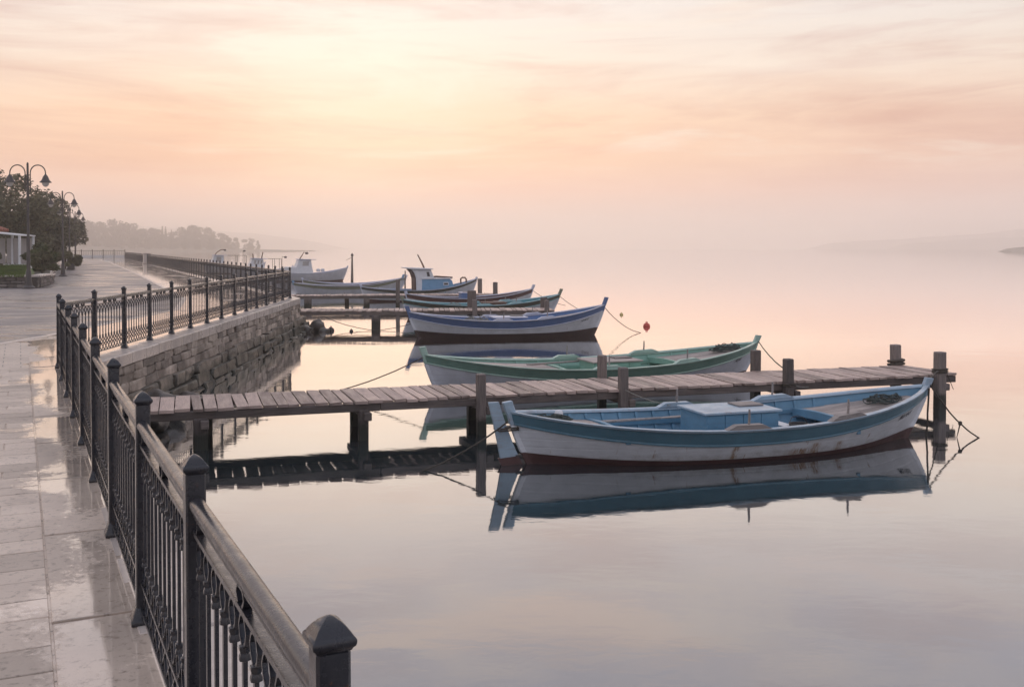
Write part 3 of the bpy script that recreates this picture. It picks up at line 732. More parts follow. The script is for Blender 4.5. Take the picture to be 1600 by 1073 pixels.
jetty('jetty', (-11.25, 50.75), (-0.6, 52.3), 1.5, 0.62, 'third plank jetty, low and hazy in front of the blue cabin boat',
      [(1.1, 0, 0.45, 0.36), (3.0, 1, 0.45, 0.22), (4.0, 0, 0.45, 0.30), (5.55, 0, 1.40, 0.20), (7.4, 1, 0.45, 0.25), (9.9, 1, 1.38, 0.22), (10.5, 0, 1.25, 0.22)],
      23, bents=[1.1, 4.0, 7.4, 10.2])
# lone poles
def lone_pole(x, y, top, r, lab, lamp=False):
    o = empty('mooring_pole', (x, y, 0), 0, lab, 'pole')
    MB().tube([(0, 0, -0.8), (0.01, 0, 0.4), (0.02, 0, top)], [r * 1.15, r * 1.1, r * 0.7], 8).build('shaft', 'pile', o, smooth=40)
    if lamp: MB().lathe([(0.03, top), (0.11, top + 0.05), (0.12, top + 0.14), (0.04, top + 0.26), (0.01, top + 0.30)], 10, (0.02, 0, 0)).build('lantern', 'lamp_metal', o, smooth=50)
lone_pole(-13.6, 87.0, 2.25, 0.10, 'tall thin pole with a small lantern right of the white cabin boat', True)
lone_pole(-6.75, 64.5, 1.55, 0.05, 'thin short pole standing among the far boats', False)
lone_pole(-5.35, 59.6, 1.35, 0.13, 'blunt pole in front of the double white bows', False)

# ================================================================== boats
def sm(x): x = max(0, min(1, x)); return x * x * (3 - 2 * x)
class Hull:
    def __init__(s, L, B, zb, zm, zst, zk=-0.42, rb=0.62, rs=0.42, tm=0.46, full=2.35):
        s.L, s.B, s.zb, s.zm, s.zst, s.zk0, s.rb, s.rs, s.tm, s.full = L, B, zb, zm, zst, zk, rb, rs, tm, full
    def sheer(s, t):
        return s.zm + ((s.zb - s.zm) * ((t - s.tm) / (1 - s.tm)) ** 2.1 if t > s.tm else (s.zst - s.zm) * ((s.tm - t) / s.tm) ** 2.1)
    def zk(s, t): return s.zk0 + 0.12 * abs(2 * t - 1) ** 4
    def half(s, t): return s.B / 2 * max(0.0, 1 - abs(2 * t - 1.0) ** s.full) ** 0.85
    def y(s, t, z):
        u = abs(2 * t - 1); e = 0.34 + 0.45 * u ** 2.2
        q = max(0.0, (z - s.zk(t)) / (s.sheer(t) - s.zk(t)))
        return max(0.028, s.half(t) * min(q, 1.15) ** e)
    def x(s, t, z):
        q = (z - s.zk(t)) / (s.sheer(t) - s.zk(t)); k = max(0.0, 1 - q) ** 1.25 if q < 1 else -(q - 1) * 0.9
        wb = sm((t - 0.5) / 0.5) ** 1.6; ws = sm((0.5 - t) / 0.5) ** 1.6
        return -s.L / 2 + s.L * t - s.rb * k * wb + s.rs * k * ws
TS = [0.0, 0.012, 0.03, 0.06, 0.1] + [0.1 + 0.8 * i / 22 for i in range(1, 22)] + [0.9, 0.94, 0.97, 0.988, 1.0]
def patch(mb, h, zlo, zhi, nz, o=0.0, ts=TS, sides=(1, -1)):
    for sd in sides:
        rings = []
        for t in ts:
            a, b = zlo(t), zhi(t)
            rings.append([(h.x(t, a + (b - a) * j / nz), sd * max(0.0, h.y(t, a + (b - a) * j / nz) + o), a + (b - a) * j / nz) for j in range(nz + 1)])
        mb.quadstrip(rings, closed=False, cap=False)
    return mb
def ribbon(mb, h, z0, z1, y0, y1, ts=TS, sides=(1, -1)):
    """solid strip along the sheer: z offsets and y offsets relative to hull surface at the sheer height"""
    for sd in sides:
        rings = []
        for t in ts:
            zs = h.sheer(t); r = []
            for (dy, dz) in ((y0, z0), (y1, z0), (y1, z1), (y0, z1)):
                z = zs + dz; r.append((h.x(t, z), sd * max(0.004, h.y(t, z) + dy), z))
            rings.append(r)
        mb.quadstrip(rings)
    return mb
def stem_mb(h, t, z0, head, th=0.038, fwd=0.055, back=0.06, lean=0.0):
    sg = 1 if t > 0.5 else -1; zs = h.sheer(t); n = 9; o = []; i_ = []
    for j in range(n + 1):
        z = z0 + (zs + head - z0) * j / n; x = h.x(t, z) + (lean * max(0, z - zs)); j_ = j
        w_ = 1.0 if z < zs else 1.25
        o.append((x + sg * fwd * w_, z)); i_.append((x - sg * back * w_, z + (0.02 if (j == n and head > 0) else 0)))
    mb = MB(); mb.prism(o + i_[::-1], -th, th, 'y'); return mb
def text_on_hull(h, body, t0, size, zc, sd, mat, parent, slope=True, shear=0.35, bold=0.0):
    cu = bpy.data.curves.new('lettering', 'FONT'); cu.body = body; cu.size = 1.0; cu.shear = shear; cu.offset = bold; cu.resolution_u = 2
    ob = bpy.data.objects.new('lettering_tmp', cu); C.objects.link(ob)
    dg = bpy.context.evaluated_depsgraph_get(); dg.update()
    me = bpy.data.meshes.new_from_object(ob.evaluated_get(dg)); bpy.data.objects.remove(ob)
    for v in me.vertices:
        dx = v.co.x * size
        t = t0 + dx / h.L
        z = zc(t) + v.co.y * size
        v.co = (h.x(t, z), sd * (h.y(t, z) + 0.012), z)
    me.materials.clear(); me.materials.append(M[mat]); return put('lettering', me, parent)
def heap(name, c, rx, ry, hz, seed, mat, label, cat='rope', r=0.009, n=85, parent_mat=None):
    rr = random.Random(seed); pts = []; ph = 0
    for i in range(n):
        ph += rr.uniform(0.5, 1.1); k = rr.uniform(0.25, 1.0)
        pts.append(Vector((rx * k * math.cos(ph), ry * k * math.sin(ph), r + hz * (1 - k * k * 0.8) * rr.uniform(0.1, 1.0))))
    out = []
    for i in range(1, len(pts) - 2):
        for q in (0, 0.25, 0.5, 0.75):
            p0, p1, p2, p3 = pts[i - 1:i + 3]
            out.append(0.5 * ((2 * p1) + (p2 - p0) * q + (2 * p0 - 5 * p1 + 4 * p2 - p3) * q * q + (3 * p1 - p0 - 3 * p2 + p3) * q ** 3))
    o = MB().tube(out, r, 5).build(name, mat, smooth=60)
    o.matrix_world = c
    return tag(o, label, cat)
def boat(name, stern, bow, B, zb, zm, zst, label, mats, head_b=0.16, head_s=0.16, ribs=13, band=0.17, fore=(0.76, 0.975), aft=(0.03, 0.17),
         tholes=(0.42, 0.66), thwarts=(0.62,), box=None, rudder=None, name_txt=None, detail=True, decklow=0.13, floor=0.13, full=2.35, rb=0.62, rs=0.42, cat='boat', boot_top=0.062, head_mat=None, tm=0.46):
    st = Vector(stern); bw = Vector(bow); L = (bw - st).length; c = (st + bw) / 2; ang = math.atan2(bw.y - st.y, bw.x - st.x)
    h = Hull(L, B, zb, zm, zst, full=full, rb=rb, rs=rs, tm=tm)
    root = empty(name, (c.x, c.y, 0), ang, label, cat)
    white, boot, bandm, inm, gun, deck = mats
    bt = lambda t: boot_top + 0.10 * abs(2 * t - 1) ** 3
    bl = lambda t: h.sheer(t) - band * (1 - 0.25 * abs(2 * t - 1) ** 2)
    patch(MB(), h, lambda t: h.zk(t), bt, 5, 0.003).build('bottom', boot, root, smooth=60)
    patch(MB(), h, bt, bl, 6, 0.0).build('hull', white, root, smooth=60)
    patch(MB(), h, bl, lambda t: h.sheer(t) - 0.01, 3, 0.012).build('sheer_strake', bandm, root, smooth=60)
    mb = MB()
    for sd in (1, -1):
        rings = []
        for t in TS:
            z = bl(t); y_ = h.y(t, z); x_ = h.x(t, z)
            rings.append([(x_, sd * (y_ + a), z + b_) for a, b_ in ((0.0, -0.014), (0.020, -0.016), (0.028, 0.0), (0.022, 0.014), (0.0, 0.014))])
        mb.quadstrip(rings)
    mb.build('rubbing_strake', bandm if not detail else gun if mats[2] != 'blue_band' else 'blue_band', root, smooth=50)
    patch(MB(), h, lambda t: floor, lambda t: h.sheer(t), 5, -0.040).build('inner_planking', inm, root, smooth=60)
    mb = MB(); v = []
    mb.quadstrip([[(h.x(t, floor), sgn * max(0.01, h.y(t, floor) - 0.03), floor) for sgn in (-1, -0.5, 0, 0.5, 1)] for t in TS[1:-1]], closed=False, cap=False)
    mb.build('floor_boards', inm, root)
    ribbon(MB(), h, -0.012, 0.026, -0.075, 0.034).build('gunwale', gun, root, bevel=0.006 if detail else 0, smooth=40)
    for t_, hd_, nm_ in ((1.0, head_b, 'stem_post'), (0.0, head_s, 'stern_post')):
        zs_ = h.sheer(t_)
        ps_ = stem_mb(h, t_, bt(t_), bl(t_) - 0.02 - zs_).build(nm_, white, root, bevel=0.008)
        stem_mb(h, t_, -0.38, bt(t_) - zs_ - 0.002).build('foot_of_post', boot, ps_, bevel=0.008)
        stem_mb(h, t_, bl(t_) - 0.018, hd_).build('post_head', head_mat or gun, ps_, bevel=0.010)
    if detail:
        for i in range(ribs):
            t = 0.16 + 0.62 * i / (ribs - 1)
            for sd in (1, -1):
                rings = []
                for j in range(6):
                    z = floor + (h.sheer(t) - 0.02 - floor) * j / 5; y_ = h.y(t, z) - 0.038; x_ = h.x(t, z)
                    rings.append([(x_ - 0.022, sd * y_, z), (x_ + 0.022, sd * y_, z), (x_ + 0.022, sd * (y_ - 0.030), z), (x_ - 0.022, sd * (y_ - 0.030), z)])
                MB().quadstrip(rings).build('rib', inm, root)
        for sd in (1, -1):
            rings = []
            for t in [0.10 + 0.70 * i / 20 for i in range(21)]:
                z = h.sheer(t) - 0.20; y_ = h.y(t, z) - 0.062; x_ = h.x(t, z)
                rings.append([(x_, sd * y_, z), (x_, sd * y_, z + 0.065), (x_, sd * (y_ - 0.026), z + 0.065), (x_, sd * (y_ - 0.026), z)])
            MB().quadstrip(rings).build('stringer', inm, root)
    def deckpatch(t0, t1, low, nm, nb, mat):
        ts = [t0 + (t1 - t0) * i / 8 for i in range(9)]
        hw = [max(0.02, h.y(t, h.sheer(t) - low) - 0.045) for t in ts]; wmax = max(hw); bw_ = 2 * wmax / nb
        d = empty(nm); C.objects.unlink(d); bpy.data.objects.remove(d)
        first = None
        for k in range(nb):
            y0, y1 = -wmax + k * bw_ + 0.004, -wmax + (k + 1) * bw_ - 0.004
            rings = []
            for t, w_ in zip(ts, hw):
                a, b_ = max(-w_, min(w_, y0)), max(-w_, min(w_, y1)); z = h.sheer(t) - low; x_ = h.x(t, z)
                ca = lambda y: z + 0.03 * (1 - (y / wmax) ** 2)
                rings.append([(x_, a, ca(a)), (x_, b_, ca(b_)), (x_, b_, ca(b_) - 0.02), (x_, a, ca(a) - 0.02)])
            MB().quadstrip(rings).build('deck_board', mat, root)
    def crossbeam(t, low, mat, dz=0.10, w_=0.07, nm='deck_beam', camber=0.05):
        z = h.sheer(t) - low; y_ = h.y(t, z) - 0.04; x_ = h.x(t, z); rings = []
        for j in range(11):
            q = -1 + 0.2 * j; zz = z + camber * (1 - q * q)
            rings.append([(x_ - w_ / 2, q * y_, zz - dz), (x_ + w_ / 2, q * y_, zz - dz), (x_ + w_ / 2, q * y_, zz), (x_ - w_ / 2, q * y_, zz)])
        MB().quadstrip(rings).build(nm, mat, root, bevel=0.005, smooth=40)
    if fore:
        deckpatch(fore[0], fore[1], decklow, 'foredeck', 9 if detail else 5, deck); crossbeam(fore[0] - 0.006, decklow - 0.012, inm, 0.13)
    if aft:
        deckpatch(aft[0], aft[1], decklow * 0.75, 'aft_deck', 7 if detail else 4, deck); crossbeam(aft[1] + 0.006, decklow * 0.75 - 0.012, inm, 0.12)
    for t in thwarts: crossbeam(t, 0.15, gun if inm != 'blue_in' else 'clean_white', 0.035, 0.20, 'thwart', 0.0)
    for t in tholes:
        for sd in (1, -1):
            zs = h.sheer(t); dirx = 0.5
            pts = []
            for (dx, z0, z1) in ((-0.34, 0.024, 0.030), (-0.20, 0.024, 0.095), (0.20, 0.024, 0.095), (0.34, 0.024, 0.030)):
                tt = t + dx / L; yb = h.y(tt, h.sheer(tt)); zz = h.sheer(tt)
                pts.append([(h.x(tt, zz), sd * (yb - 0.085), zz + z0), (h.x(tt, zz), sd * (yb + 0.030), zz + z0), (h.x(tt, zz), sd * (yb + 0.030), zz + z1), (h.x(tt, zz), sd * (yb - 0.085), zz + z1)])
            pad = MB().quadstrip(pts).build('thole_pad', 'rawwood' if (inm == 'blue_in' and sd == -1) else gun, root, bevel=0.006)
            x_ = h.x(t, zs); y_ = sd * (h.y(t, zs) - 0.03)
            MB().tube([(x_, y_, zs + 0.05), (x_ + 0.01, y_, zs + 0.16), (x_ + 0.012, y_, zs + 0.30)], [0.018, 0.018, 0.014], 7).build('thole_pin', 'rawwood', pad, smooth=40)
    if box:
        t0, t1, wd, top, m1, m2 = box
        x0, x1 = -L / 2 + L * t0, -L / 2 + L * t1
        bx = MB().box(((x0 + x1) / 2, 0, (floor + top) / 2), (x1 - x0, wd, top - floor)).build('engine_box', m1, root, bevel=0.008)
        for i in range(4):
            MB().box((x0 + (x1 - x0) * (i + 0.5) / 4, -wd / 2 - 0.006, (floor + top) / 2), ((x1 - x0) / 4 - 0.012, 0.012, top - floor - 0.03)).build('side_board', m1, bx, bevel=0.003)
        MB().box(((x0 + x1) / 2, 0, top + 0.018), (x1 - x0 + 0.09, wd + 0.08, 0.034)).build('lid', m2, bx, bevel=0.006)
        MB().box((x1 - 0.24, 0.12, top + 0.050), (0.42, 0.34, 0.022)).build('hatch', 'rawwood', bx, bevel=0.004)
    if rudder:
        zs = h.sheer(0.0); m1 = rudder
        poly = []
        for z in (-0.35, 0.0, 0.3, 0.6, zs + 0.16): poly.append((h.x(0, z) - 0.11 - 0.01 * (z - 0.3), z))
        back = [(x - (0.30 if z < 0.1 else 0.22 if z < 0.45 else 0.17 if z < 0.7 else 0.15), z) for x, z in poly]
        rd = MB().prism(poly + back[::-1], -0.022, 0.022, 'y').build('rudder', m1, root, bevel=0.006)
        lp = [(x, z) for x, z in poly if z <= 0.01]; lb = [(x, z) for x, z in back if z <= 0.01]
        e0 = h.x(0, 0.12) - 0.11; MB().prism([(poly[0][0] + 0.004, -0.35), (poly[1][0] + 0.004, 0.0), (e0 + 0.004, 0.12), (e0 - 0.29, 0.10), (back[1][0] - 0.004, 0.0), (back[0][0] - 0.004, -0.35)], -0.026, 0.026, 'y').build('rudder_foot', 'boot', rd)
        for z in (0.12, 0.52): MB().box((h.x(0, z) - 0.08, 0, z), (0.14, 0.062, 0.03)).build('pintle', 'lamp_metal', rd)
    if name_txt:
        for sd in (-1,): text_on_hull(h, name_txt[0], name_txt[1], name_txt[2], (lambda t: bl(t) - name_txt[3]), sd, 'ink', root, bold=0.018, shear=name_txt[4] if len(name_txt) > 4 else 0.3)
    return root, h
def wpt(root, h, t, y, z):
    M_ = Matrix.Translation(root.location) @ Matrix.Rotation(root.rotation_euler.z, 4, 'Z')
    return M_ @ Vector((h.x(t, z), y, z))
def wmat(root, h, t, y, z):
    M_ = Matrix.Translation(root.location) @ Matrix.Rotation(root.rotation_euler.z, 4, 'Z')
    return M_ @ Matrix.Translation((h.x(t, z), y, z))

b1, h1 = boat('rowing_boat', (-0.02, 14.12), (6.60, 16.28), 2.22, 0.80, 0.475, 0.72, 'nearest boat, white hull with a teal blue sheer band and sky blue inside', ('white_rust', 'boot', 'blue_band', 'blue_in', 'blue_gun', 'deckwood'),
              head_b=0.12, head_s=0.15, tholes=(0.445, 0.685), thwarts=(0.615,), box=(0.405, 0.575, 0.80, 0.60, 'blue_in', 'blue_gun'), rudder='blue_gun', name_txt=('Mariedi', 0.880, 0.125, 0.13, 0.45), band=0.20, aft=(0.03, 0.20), fore=(0.735, 0.97), decklow=0.15, ribs=15)
b2, h2 = boat('rowing_boat', (-1.80, 21.10), (5.66, 23.75), 2.35, 0.80, 0.46, 0.78, 'sea green boat with a white hull moored behind the first jetty', ('white2', 'boot', 'green_band', 'green_in', 'green_gun', 'deckwood'),
              head_b=0.16, head_s=0.17, tholes=(0.46, 0.70), thwarts=(0.40, 0.62), aft=(0.03, 0.36), fore=(0.72, 0.97), box=(0.46, 0.60, 0.8, 0.52, 'green_in', 'deckwood'), name_txt=('Asya', 0.905, 0.12, 0.10, 0.4), decklow=0.10, ribs=10, band=0.21)
b3, h3 = boat('rowing_boat', (-3.42, 33.92), (3.18, 35.40), 2.25, 1.02, 0.58, 0.86, 'royal blue boat with white hull and dark boot in front of the second jetty', ('white', 'boot_dark', 'royal', 'royal_in', 'lilac', 'deckwood'),
              head_b=0.26, head_s=0.20, tholes=(0.44, 0.66), thwarts=(0.6,), box=(0.42, 0.58, 0.8, 0.64, 'royal_in', 'lilac'), name_txt=('POYRAZ', 0.865, 0.085, 0.12, 0.15), band=0.25, ribs=9, boot_top=0.16, fore=(0.70, 0.97), head_mat='royal', rb=0.55, rs=0.5)
b4, h4 = boat('rowing_boat', (-4.62, 43.3), (2.08, 45.0), 2.2, 0.95, 0.55, 0.80, 'teal boat with a dark olive band moored behind the second jetty', ('white2', 'boot', 'olive', 'teal_in', 'teal_gun', 'teal_in'),
              head_b=0.24, head_s=0.14, tholes=(0.48, 0.68), box=(0.50, 0.64, 0.8, 0.62, 'varnish', 'varnish'), band=0.22, ribs=7, head_mat='grey_green')
b5, h5 = boat('rowing_boat', (-4.95, 47.9), (0.98, 49.3), 2.0, 1.02, 0.62, 0.84, 'maroon banded boat with lilac gunwale between second and third jetties', ('white', 'boot', 'maroon', 'maroon', 'lilac', 'maroon'),
              head_b=0.20, head_s=0.12, detail=False, tholes=(), thwarts=(0.55,), box=(0.42, 0.52, 0.7, 0.86, 'royal_in', 'lilac'), head_mat='lilac', band=0.22)
# a cabin built from a side profile
def cabin(root, prof, w0, mat, name='wheelhouse', taper=0.0):
    mb = MB(); zmin = min(z for _, z in prof); zmax = max(z for _, z in prof)
    wz = lambda z: (w0 - taper * (z - zmin) / (zmax - zmin)) / 2
    mb.quadstrip([[(x, -wz(z), z) for x, z in prof], [(x, wz(z), z) for x, z in prof]])
    return mb.build(name, mat, root, bevel=0.012)
def panel(parent, x0, x1, z0, z1, y, mat, name='window', fr='clean_white', skew=0.0):
    for sd in (-1, 1):
        f = MB().prism([(x0, z0), (x1, z0), (x1 + skew, z1), (x0 + skew, z1)], sd * (y - 0.01), sd * (y + 0.012), 'y').build(name, fr, parent)
        i = 0.035
        MB().prism([(x0 + i, z0 + i), (x1 - i, z0 + i), (x1 + skew - i, z1 - i), (x0 + skew + i, z1 - i)], sd * (y + 0.004), sd * (y + 0.017), 'y').build('pane', mat, f)
b6, h6 = boat('cabin_boat', (-8.40, 57.0), (-2.05, 58.8), 2.3, 1.22, 0.62, 0.82, 'fishing boat with a blue cabin and white wheelhouse behind the third jetty', ('white2', 'boot', 'olive', 'cabin_blue', 'lilac', 'deckwood'),
              head_b=0.10, head_s=0.12, detail=False, tholes=(), thwarts=(), band=0.15, fore=(0.70, 0.97), aft=None, floor=0.25)
tr = cabin(b6, [(0.0, 0.30), (1.95, 0.40), (1.72, 1.16), (1.60, 1.24), (0.0, 1.24)], 1.45, 'cabin_blue', 'cabin_trunk', 0.1)
MB().box((0.85, 0, 1.265), (1.75, 1.46, 0.045)).build('trunk_roof', 'clean_white', tr, bevel=0.01)
wh = cabin(b6, [(-0.30, 0.30), (0.16, 0.30), (0.16, 1.27), (0.72, 1.27), (0.52, 1.78), (-0.62, 1.82), (-0.42, 1.60), (-0.32, 1.30)], 1.42, 'clean_white', 'wheelhouse', 0.12)
MB().prism([(-0.95, 1.86), (-0.6, 1.80), (0.60, 1.775), (0.66, 1.80), (0.58, 1.84), (-0.6, 1.89), (-0.95, 1.90)], -0.78, 0.78, 'y').build('roof', 'clean_white', wh, bevel=0.01)
panel(wh, 0.28, 0.50, 1.36, 1.68, 0.665, 'glass', skew=-0.06); panel(tr, 1.22, 1.52, 0.88, 1.06, 0.70, 'glass', 'porthole')
cabin(b6, [(-0.34, 0.30), (-0.31, 0.30), (-0.33, 1.30), (-0.43, 1.60), (-0.63, 1.80), (-0.66, 1.79), (-0.47, 1.58), (-0.37, 1.28)], 1.28, 'varnish', 'aft_screen', 0.1)
MB().tube([(0.28, 0, 1.80), (0.15, 0, 2.1), (-0.12, 0, 2.62)], [0.05, 0.045, 0.03], 8).build('mast', 'varnish', wh, smooth=40)
MB().tube([(2.35, -0.2, 0.95), (2.33, -0.2, 1.22), (2.42, -0.2, 1.30), (2.58, -0.2, 1.30), (2.66, -0.2, 1.20), (2.66, -0.2, 0.95)], 0.045, 6).build('bow_bollard', 'varnish', b6, smooth=50)
MB().tube([(1.9, 0, 1.30), (1.0, 0.1, 1.36), (0.7, 0.1, 1.34)], [0.05, 0.06, 0.05], 6).build('rolled_net', 'varnish', b6, smooth=50)
b7, h7 = boat('rowing_boat', (-13.5, 63.2), (-6.95, 65.0), 2.1, 1.10, 0.62, 0.84, 'grey and white boat with a blunt double bow behind the blue cabin boat', ('white2', 'boot', 'grey_green', 'maroon', 'lilac', 'maroon'),
              head_b=0.20, head_s=0.12, detail=False, tholes=(), thwarts=(0.5,), band=0.18, head_mat='cabin_blue')
b8, h8 = boat('rowing_boat', (-13.75, 67.2), (-7.2, 69.4), 2.1, 1.00, 0.60, 0.90, 'white boat with an olive grey band moored in the far row', ('white2', 'boot', 'grey_green', 'lilac', 'lilac', 'lilac'),
              head_b=0.15, head_s=0.12, detail=False, tholes=(), thwarts=(0.5,), band=0.20)
def small_cabin(root, x0, w, zt, win, awn=None):
    cb = cabin(root, [(x0, 0.35), (x0 + 1.62, 0.35), (x0 + 1.40, 1.30), (x0 + 1.30, zt), (x0 + 0.28, zt), (x0 - 0.02, 1.20)], w, 'clean_white', 'wheelhouse', 0.15)
    MB().prism([(x0 + 0.18, zt - 0.01), (x0 + 1.75, zt - 0.04), (x0 + 1.75, zt + 0.02), (x0 + 0.22, zt + 0.06)], -w / 2 - 0.06, w / 2 + 0.06, 'y').build('roof', 'lilac', cb, bevel=0.01)
    for a, b_ in win: panel(cb, x0 + a, x0 + b_, 1.36, zt - 0.14, w / 2 - 0.06, 'pale_glass', skew=0.06)
    if awn:
        for q in (awn, awn * 0.55):
            for sd in (-1, 1): MB().tube([(x0 + 1.6 + q, sd * w / 2 * 0.8, 0.6), (x0 + 1.6 + q, sd * w / 2 * 0.8, zt - 0.03)], 0.022, 6).build('awning_pole', 'lamp_metal', root)
        for sd in (-1, 1): MB().tube([(x0 + 1.5, sd * w / 2 * 0.8, zt - 0.02), (x0 + 1.6 + awn, sd * w / 2 * 0.8, zt - 0.02)], 0.02, 6).build('awning_rail', 'lamp_metal', root)
    return cb
def mast(root, pts, r, lamp=None, mat='varnish'):
    o = MB().tube(pts, r, 7).build('mast', mat, root, smooth=40)
    if lamp:
        MB().lathe([(0.02, -0.10), (0.14, -0.06), (0.17, 0.02), (0.10, 0.09), (0.02, 0.11)], 10, lamp).build('deck_light', 'lamp_metal', o, smooth=50)
        MB().tube([pts[-1], (lamp[0], lamp[1], lamp[2] + 0.05)], 0.015, 5).build('bracket', 'lamp_metal', o)
b9, h9 = boat('cabin_boat', (-21.2, 90.4), (-14.95, 92.9), 2.4, 1.22, 0.70, 0.86, 'white cabin boat with a raked wheelhouse just right of the railing corner', ('white2', 'boot', 'white2', 'lilac', 'lilac', 'lilac'),
              head_b=0.14, head_s=0.1, detail=False, tholes=(), thwarts=(), floor=0.3, aft=None)
small_cabin(b9, -1.35, 1.5, 1.95, [(0.50, 1.12)])
MB().box((-1.75, 0, 0.95), (0.9, 1.4, 0.7)).build('cabin_trunk', 'clean_white', b9, bevel=0.02)
mast(b9, [(-0.95, 0, 1.95), (-0.75, 0, 2.25), (-0.55, 0, 2.6)], [0.05, 0.045, 0.03], (-0.30, 0, 2.5))
for x in (0.75, 1.15): MB().lathe([(0.16, 0.85), (0.19, 0.95), (0.17, 1.08), (0.06, 1.13)], 10, (x, 0.1, 0)).build('ventilator', 'clean_white', b9, smooth=50)
b10, h10 = boat('cabin_boat', (-35.3, 117.6), (-29.0, 120.2), 2.4, 1.20, 0.75, 0.95, 'white cabin boat farthest left, above the far railing, with a raised arm on its roof', ('white2', 'boot', 'white2', 'lilac', 'lilac', 'lilac'), head_b=0.14, head_s=0.1, detail=False, tholes=(), thwarts=(), floor=0.3, aft=None)
small_cabin(b10, -2.7, 1.6, 2.12, [(0.45, 1.05)], 2.3)
mast(b10, [(-2.3, 0, 2.1), (-2.05, 0, 2.45), (-1.6, 0, 2.75), (-1.25, 0, 2.78)], [0.06, 0.05, 0.05, 0.05], (-1.15, 0, 2.72))
mast(b10, [(0.9, 0, 0.9), (0.9, 0, 2.55)], 0.02, (1.05, 0, 2.62))
b11, h11 = boat('cabin_boat', (-27.6, 100.2), (-22.0, 102.6), 2.3, 1.10, 0.72, 0.9, 'small white cabin boat with square windows above the far railing', ('white2', 'boot', 'white2', 'lilac', 'lilac', 'lilac'), head_b=0.14, head_s=0.1, detail=False, tholes=(), thwarts=(), floor=0.3, aft=None)
small_cabin(b11, -1.25, 1.4, 1.92, [(0.35, 0.62), (0.68, 0.92), (0.98, 1.22)], 1.5)
mast(b11, [(-0.8, 0, 1.9), (-0.85, 0, 2.4)], [0.07, 0.05]); mast(b11, [(0.0, 0, 1.9), (0.12, 0, 2.55)], [0.06, 0.05]); mast(b11, [(2.0, 0, 1.0), (2.02, 0, 2.1)], 0.02, (2.35, 0, 2.05))

# rope, nets and loose things lying in the boats
heap('rope_heap', wmat(b1, h1, 0.905, 0.10, h1.sheer(0.905) - 0.14), 0.42, 0.20, 0.16, 4, 'net', 'tangle of grey rope on the foredeck of the nearest boat')
heap('rope_heap', wmat(b1, h1, 0.085, 0.06, h1.sheer(0.085) - 0.08), 0.36, 0.16, 0.12, 5, 'net', 'dark net heap on the stern of the nearest boat')
heap('rope_heap', wmat(b2, h2, 0.915, 0.10, h2.sheer(0.915) - 0.10), 0.50, 0.22, 0.22, 6, 'net', 'grey rope tangle in the bow of the green boat')
heap('rope_heap', wmat(b3, h3, 0.33, -0.1, 0.45), 0.60, 0.45, 0.30, 8, 'rope_pale', 'pale rope heap amidships in the royal blue boat')
heap('rope_heap', wmat(b4, h4, 0.32, -0.1, 0.40), 0.50, 0.40, 0.28, 9, 'rope_pale', 'pale rope heap in the teal boat')

def oar(root, h, t0, y0, z0, t1, y1, z1, label):
    a = wpt(root, h, t0, y0, z0); b_ = wpt(root, h, t1, y1, z1); d = (b_ - a); L = d.length
    o = empty('oar', a, 0, label, 'oar')
    MB().tube([(0, 0, 0), d * 0.5, d * 0.78], [0.024, 0.022, 0.018], 8).build('shaft', 'rawwood', o, smooth=40)
    q = d.to_track_quat('X', 'Z').to_matrix(); mb = MB()
    mb.quadstrip([[d * k + q @ Vector((0, sy * w_, sz * 0.010)) for sy, sz in ((-1, -1), (1, -1), (1, 1), (-1, 1))] for k, w_ in ((0.76, 0.02), (0.82, 0.05), (0.97, 0.07), (1.0, 0.06))])
    mb.build('blade', 'rawwood', o, bevel=0.004)
oar(b1, h1, 0.16, 0.42, 0.44, 0.43, 0.62, 0.42, 'grey wooden oar lying inside the nearest boat behind its engine box')
oar(b2, h2, 0.30, 0.35, 0.46, 0.62, 0.55, 0.50, 'pale oar lying along the far side of the green boat')
buoy_ = MB().lathe([(0.01, -0.06), (0.05, -0.045), (0.065, 0.0), (0.05, 0.045), (0.01, 0.06)], 12).build('net_float', 'clean_white', None, smooth=60)
buoy_.location = wpt(b1, h1, 0.115, 0.22, h1.sheer(0.115) + 0.02); tag(buoy_, 'small white net float on the stern of the nearest boat', 'float')
bk = empty('bucket', wpt(b1, h1, 0.635, -0.30, 0.14), 0, 'small dark bucket on the floor of the nearest boat', 'bucket')
MB().lathe([(0.10, 0.0), (0.14, 0.24), (0.147, 0.25), (0.135, 0.25), (0.095, 0.02)], 14).build('pail', 'lamp_metal', bk, smooth=40)
MB().tube([(-0.14, 0, 0.24), (-0.09, 0.03, 0.33), (0, 0.04, 0.36), (0.09, 0.03, 0.33), (0.14, 0, 0.24)], 0.006, 5).build('bail', 'lamp_metal', bk)
# ------------------------------------------------------------------ mooring ropes
def rope(a, b, sag, label, r=0.012, mat='rope', n=18, knot=None):
    a = Vector(a); b = Vector(b); rr = random.Random(int(a.x * 100)); pts = []
    for i in range(n + 1):
        q = i / n; p = a.lerp(b, q); p.z -= sag * 4 * q * (1 - q); p += Vector((rr.uniform(-1, 1), rr.uniform(-1, 1), rr.uniform(-1, 1))) * r * 0.3; pts.append(p)
    o = empty('mooring_rope', a, 0, label, 'rope')
    MB().tube([p - a for p in pts], r, 6).build('line', mat, o, smooth=60)
    if knot is not None:
        k = pts[int(knot * n)] - a
        MB().lathe([(0.005, -0.04), (r * 2.3, -0.025), (r * 2.6, 0.0), (r * 2.2, 0.025), (0.005, 0.035)], 8, k).build('knot', mat, o, smooth=60)
        MB().tube([k, k + Vector((-0.03, 0, -0.14)), k + Vector((-0.06, 0, -0.26))], [r * 0.9, r * 0.7, r * 0.3], 5).build('loose_end', mat, o, smooth=60)
    return o
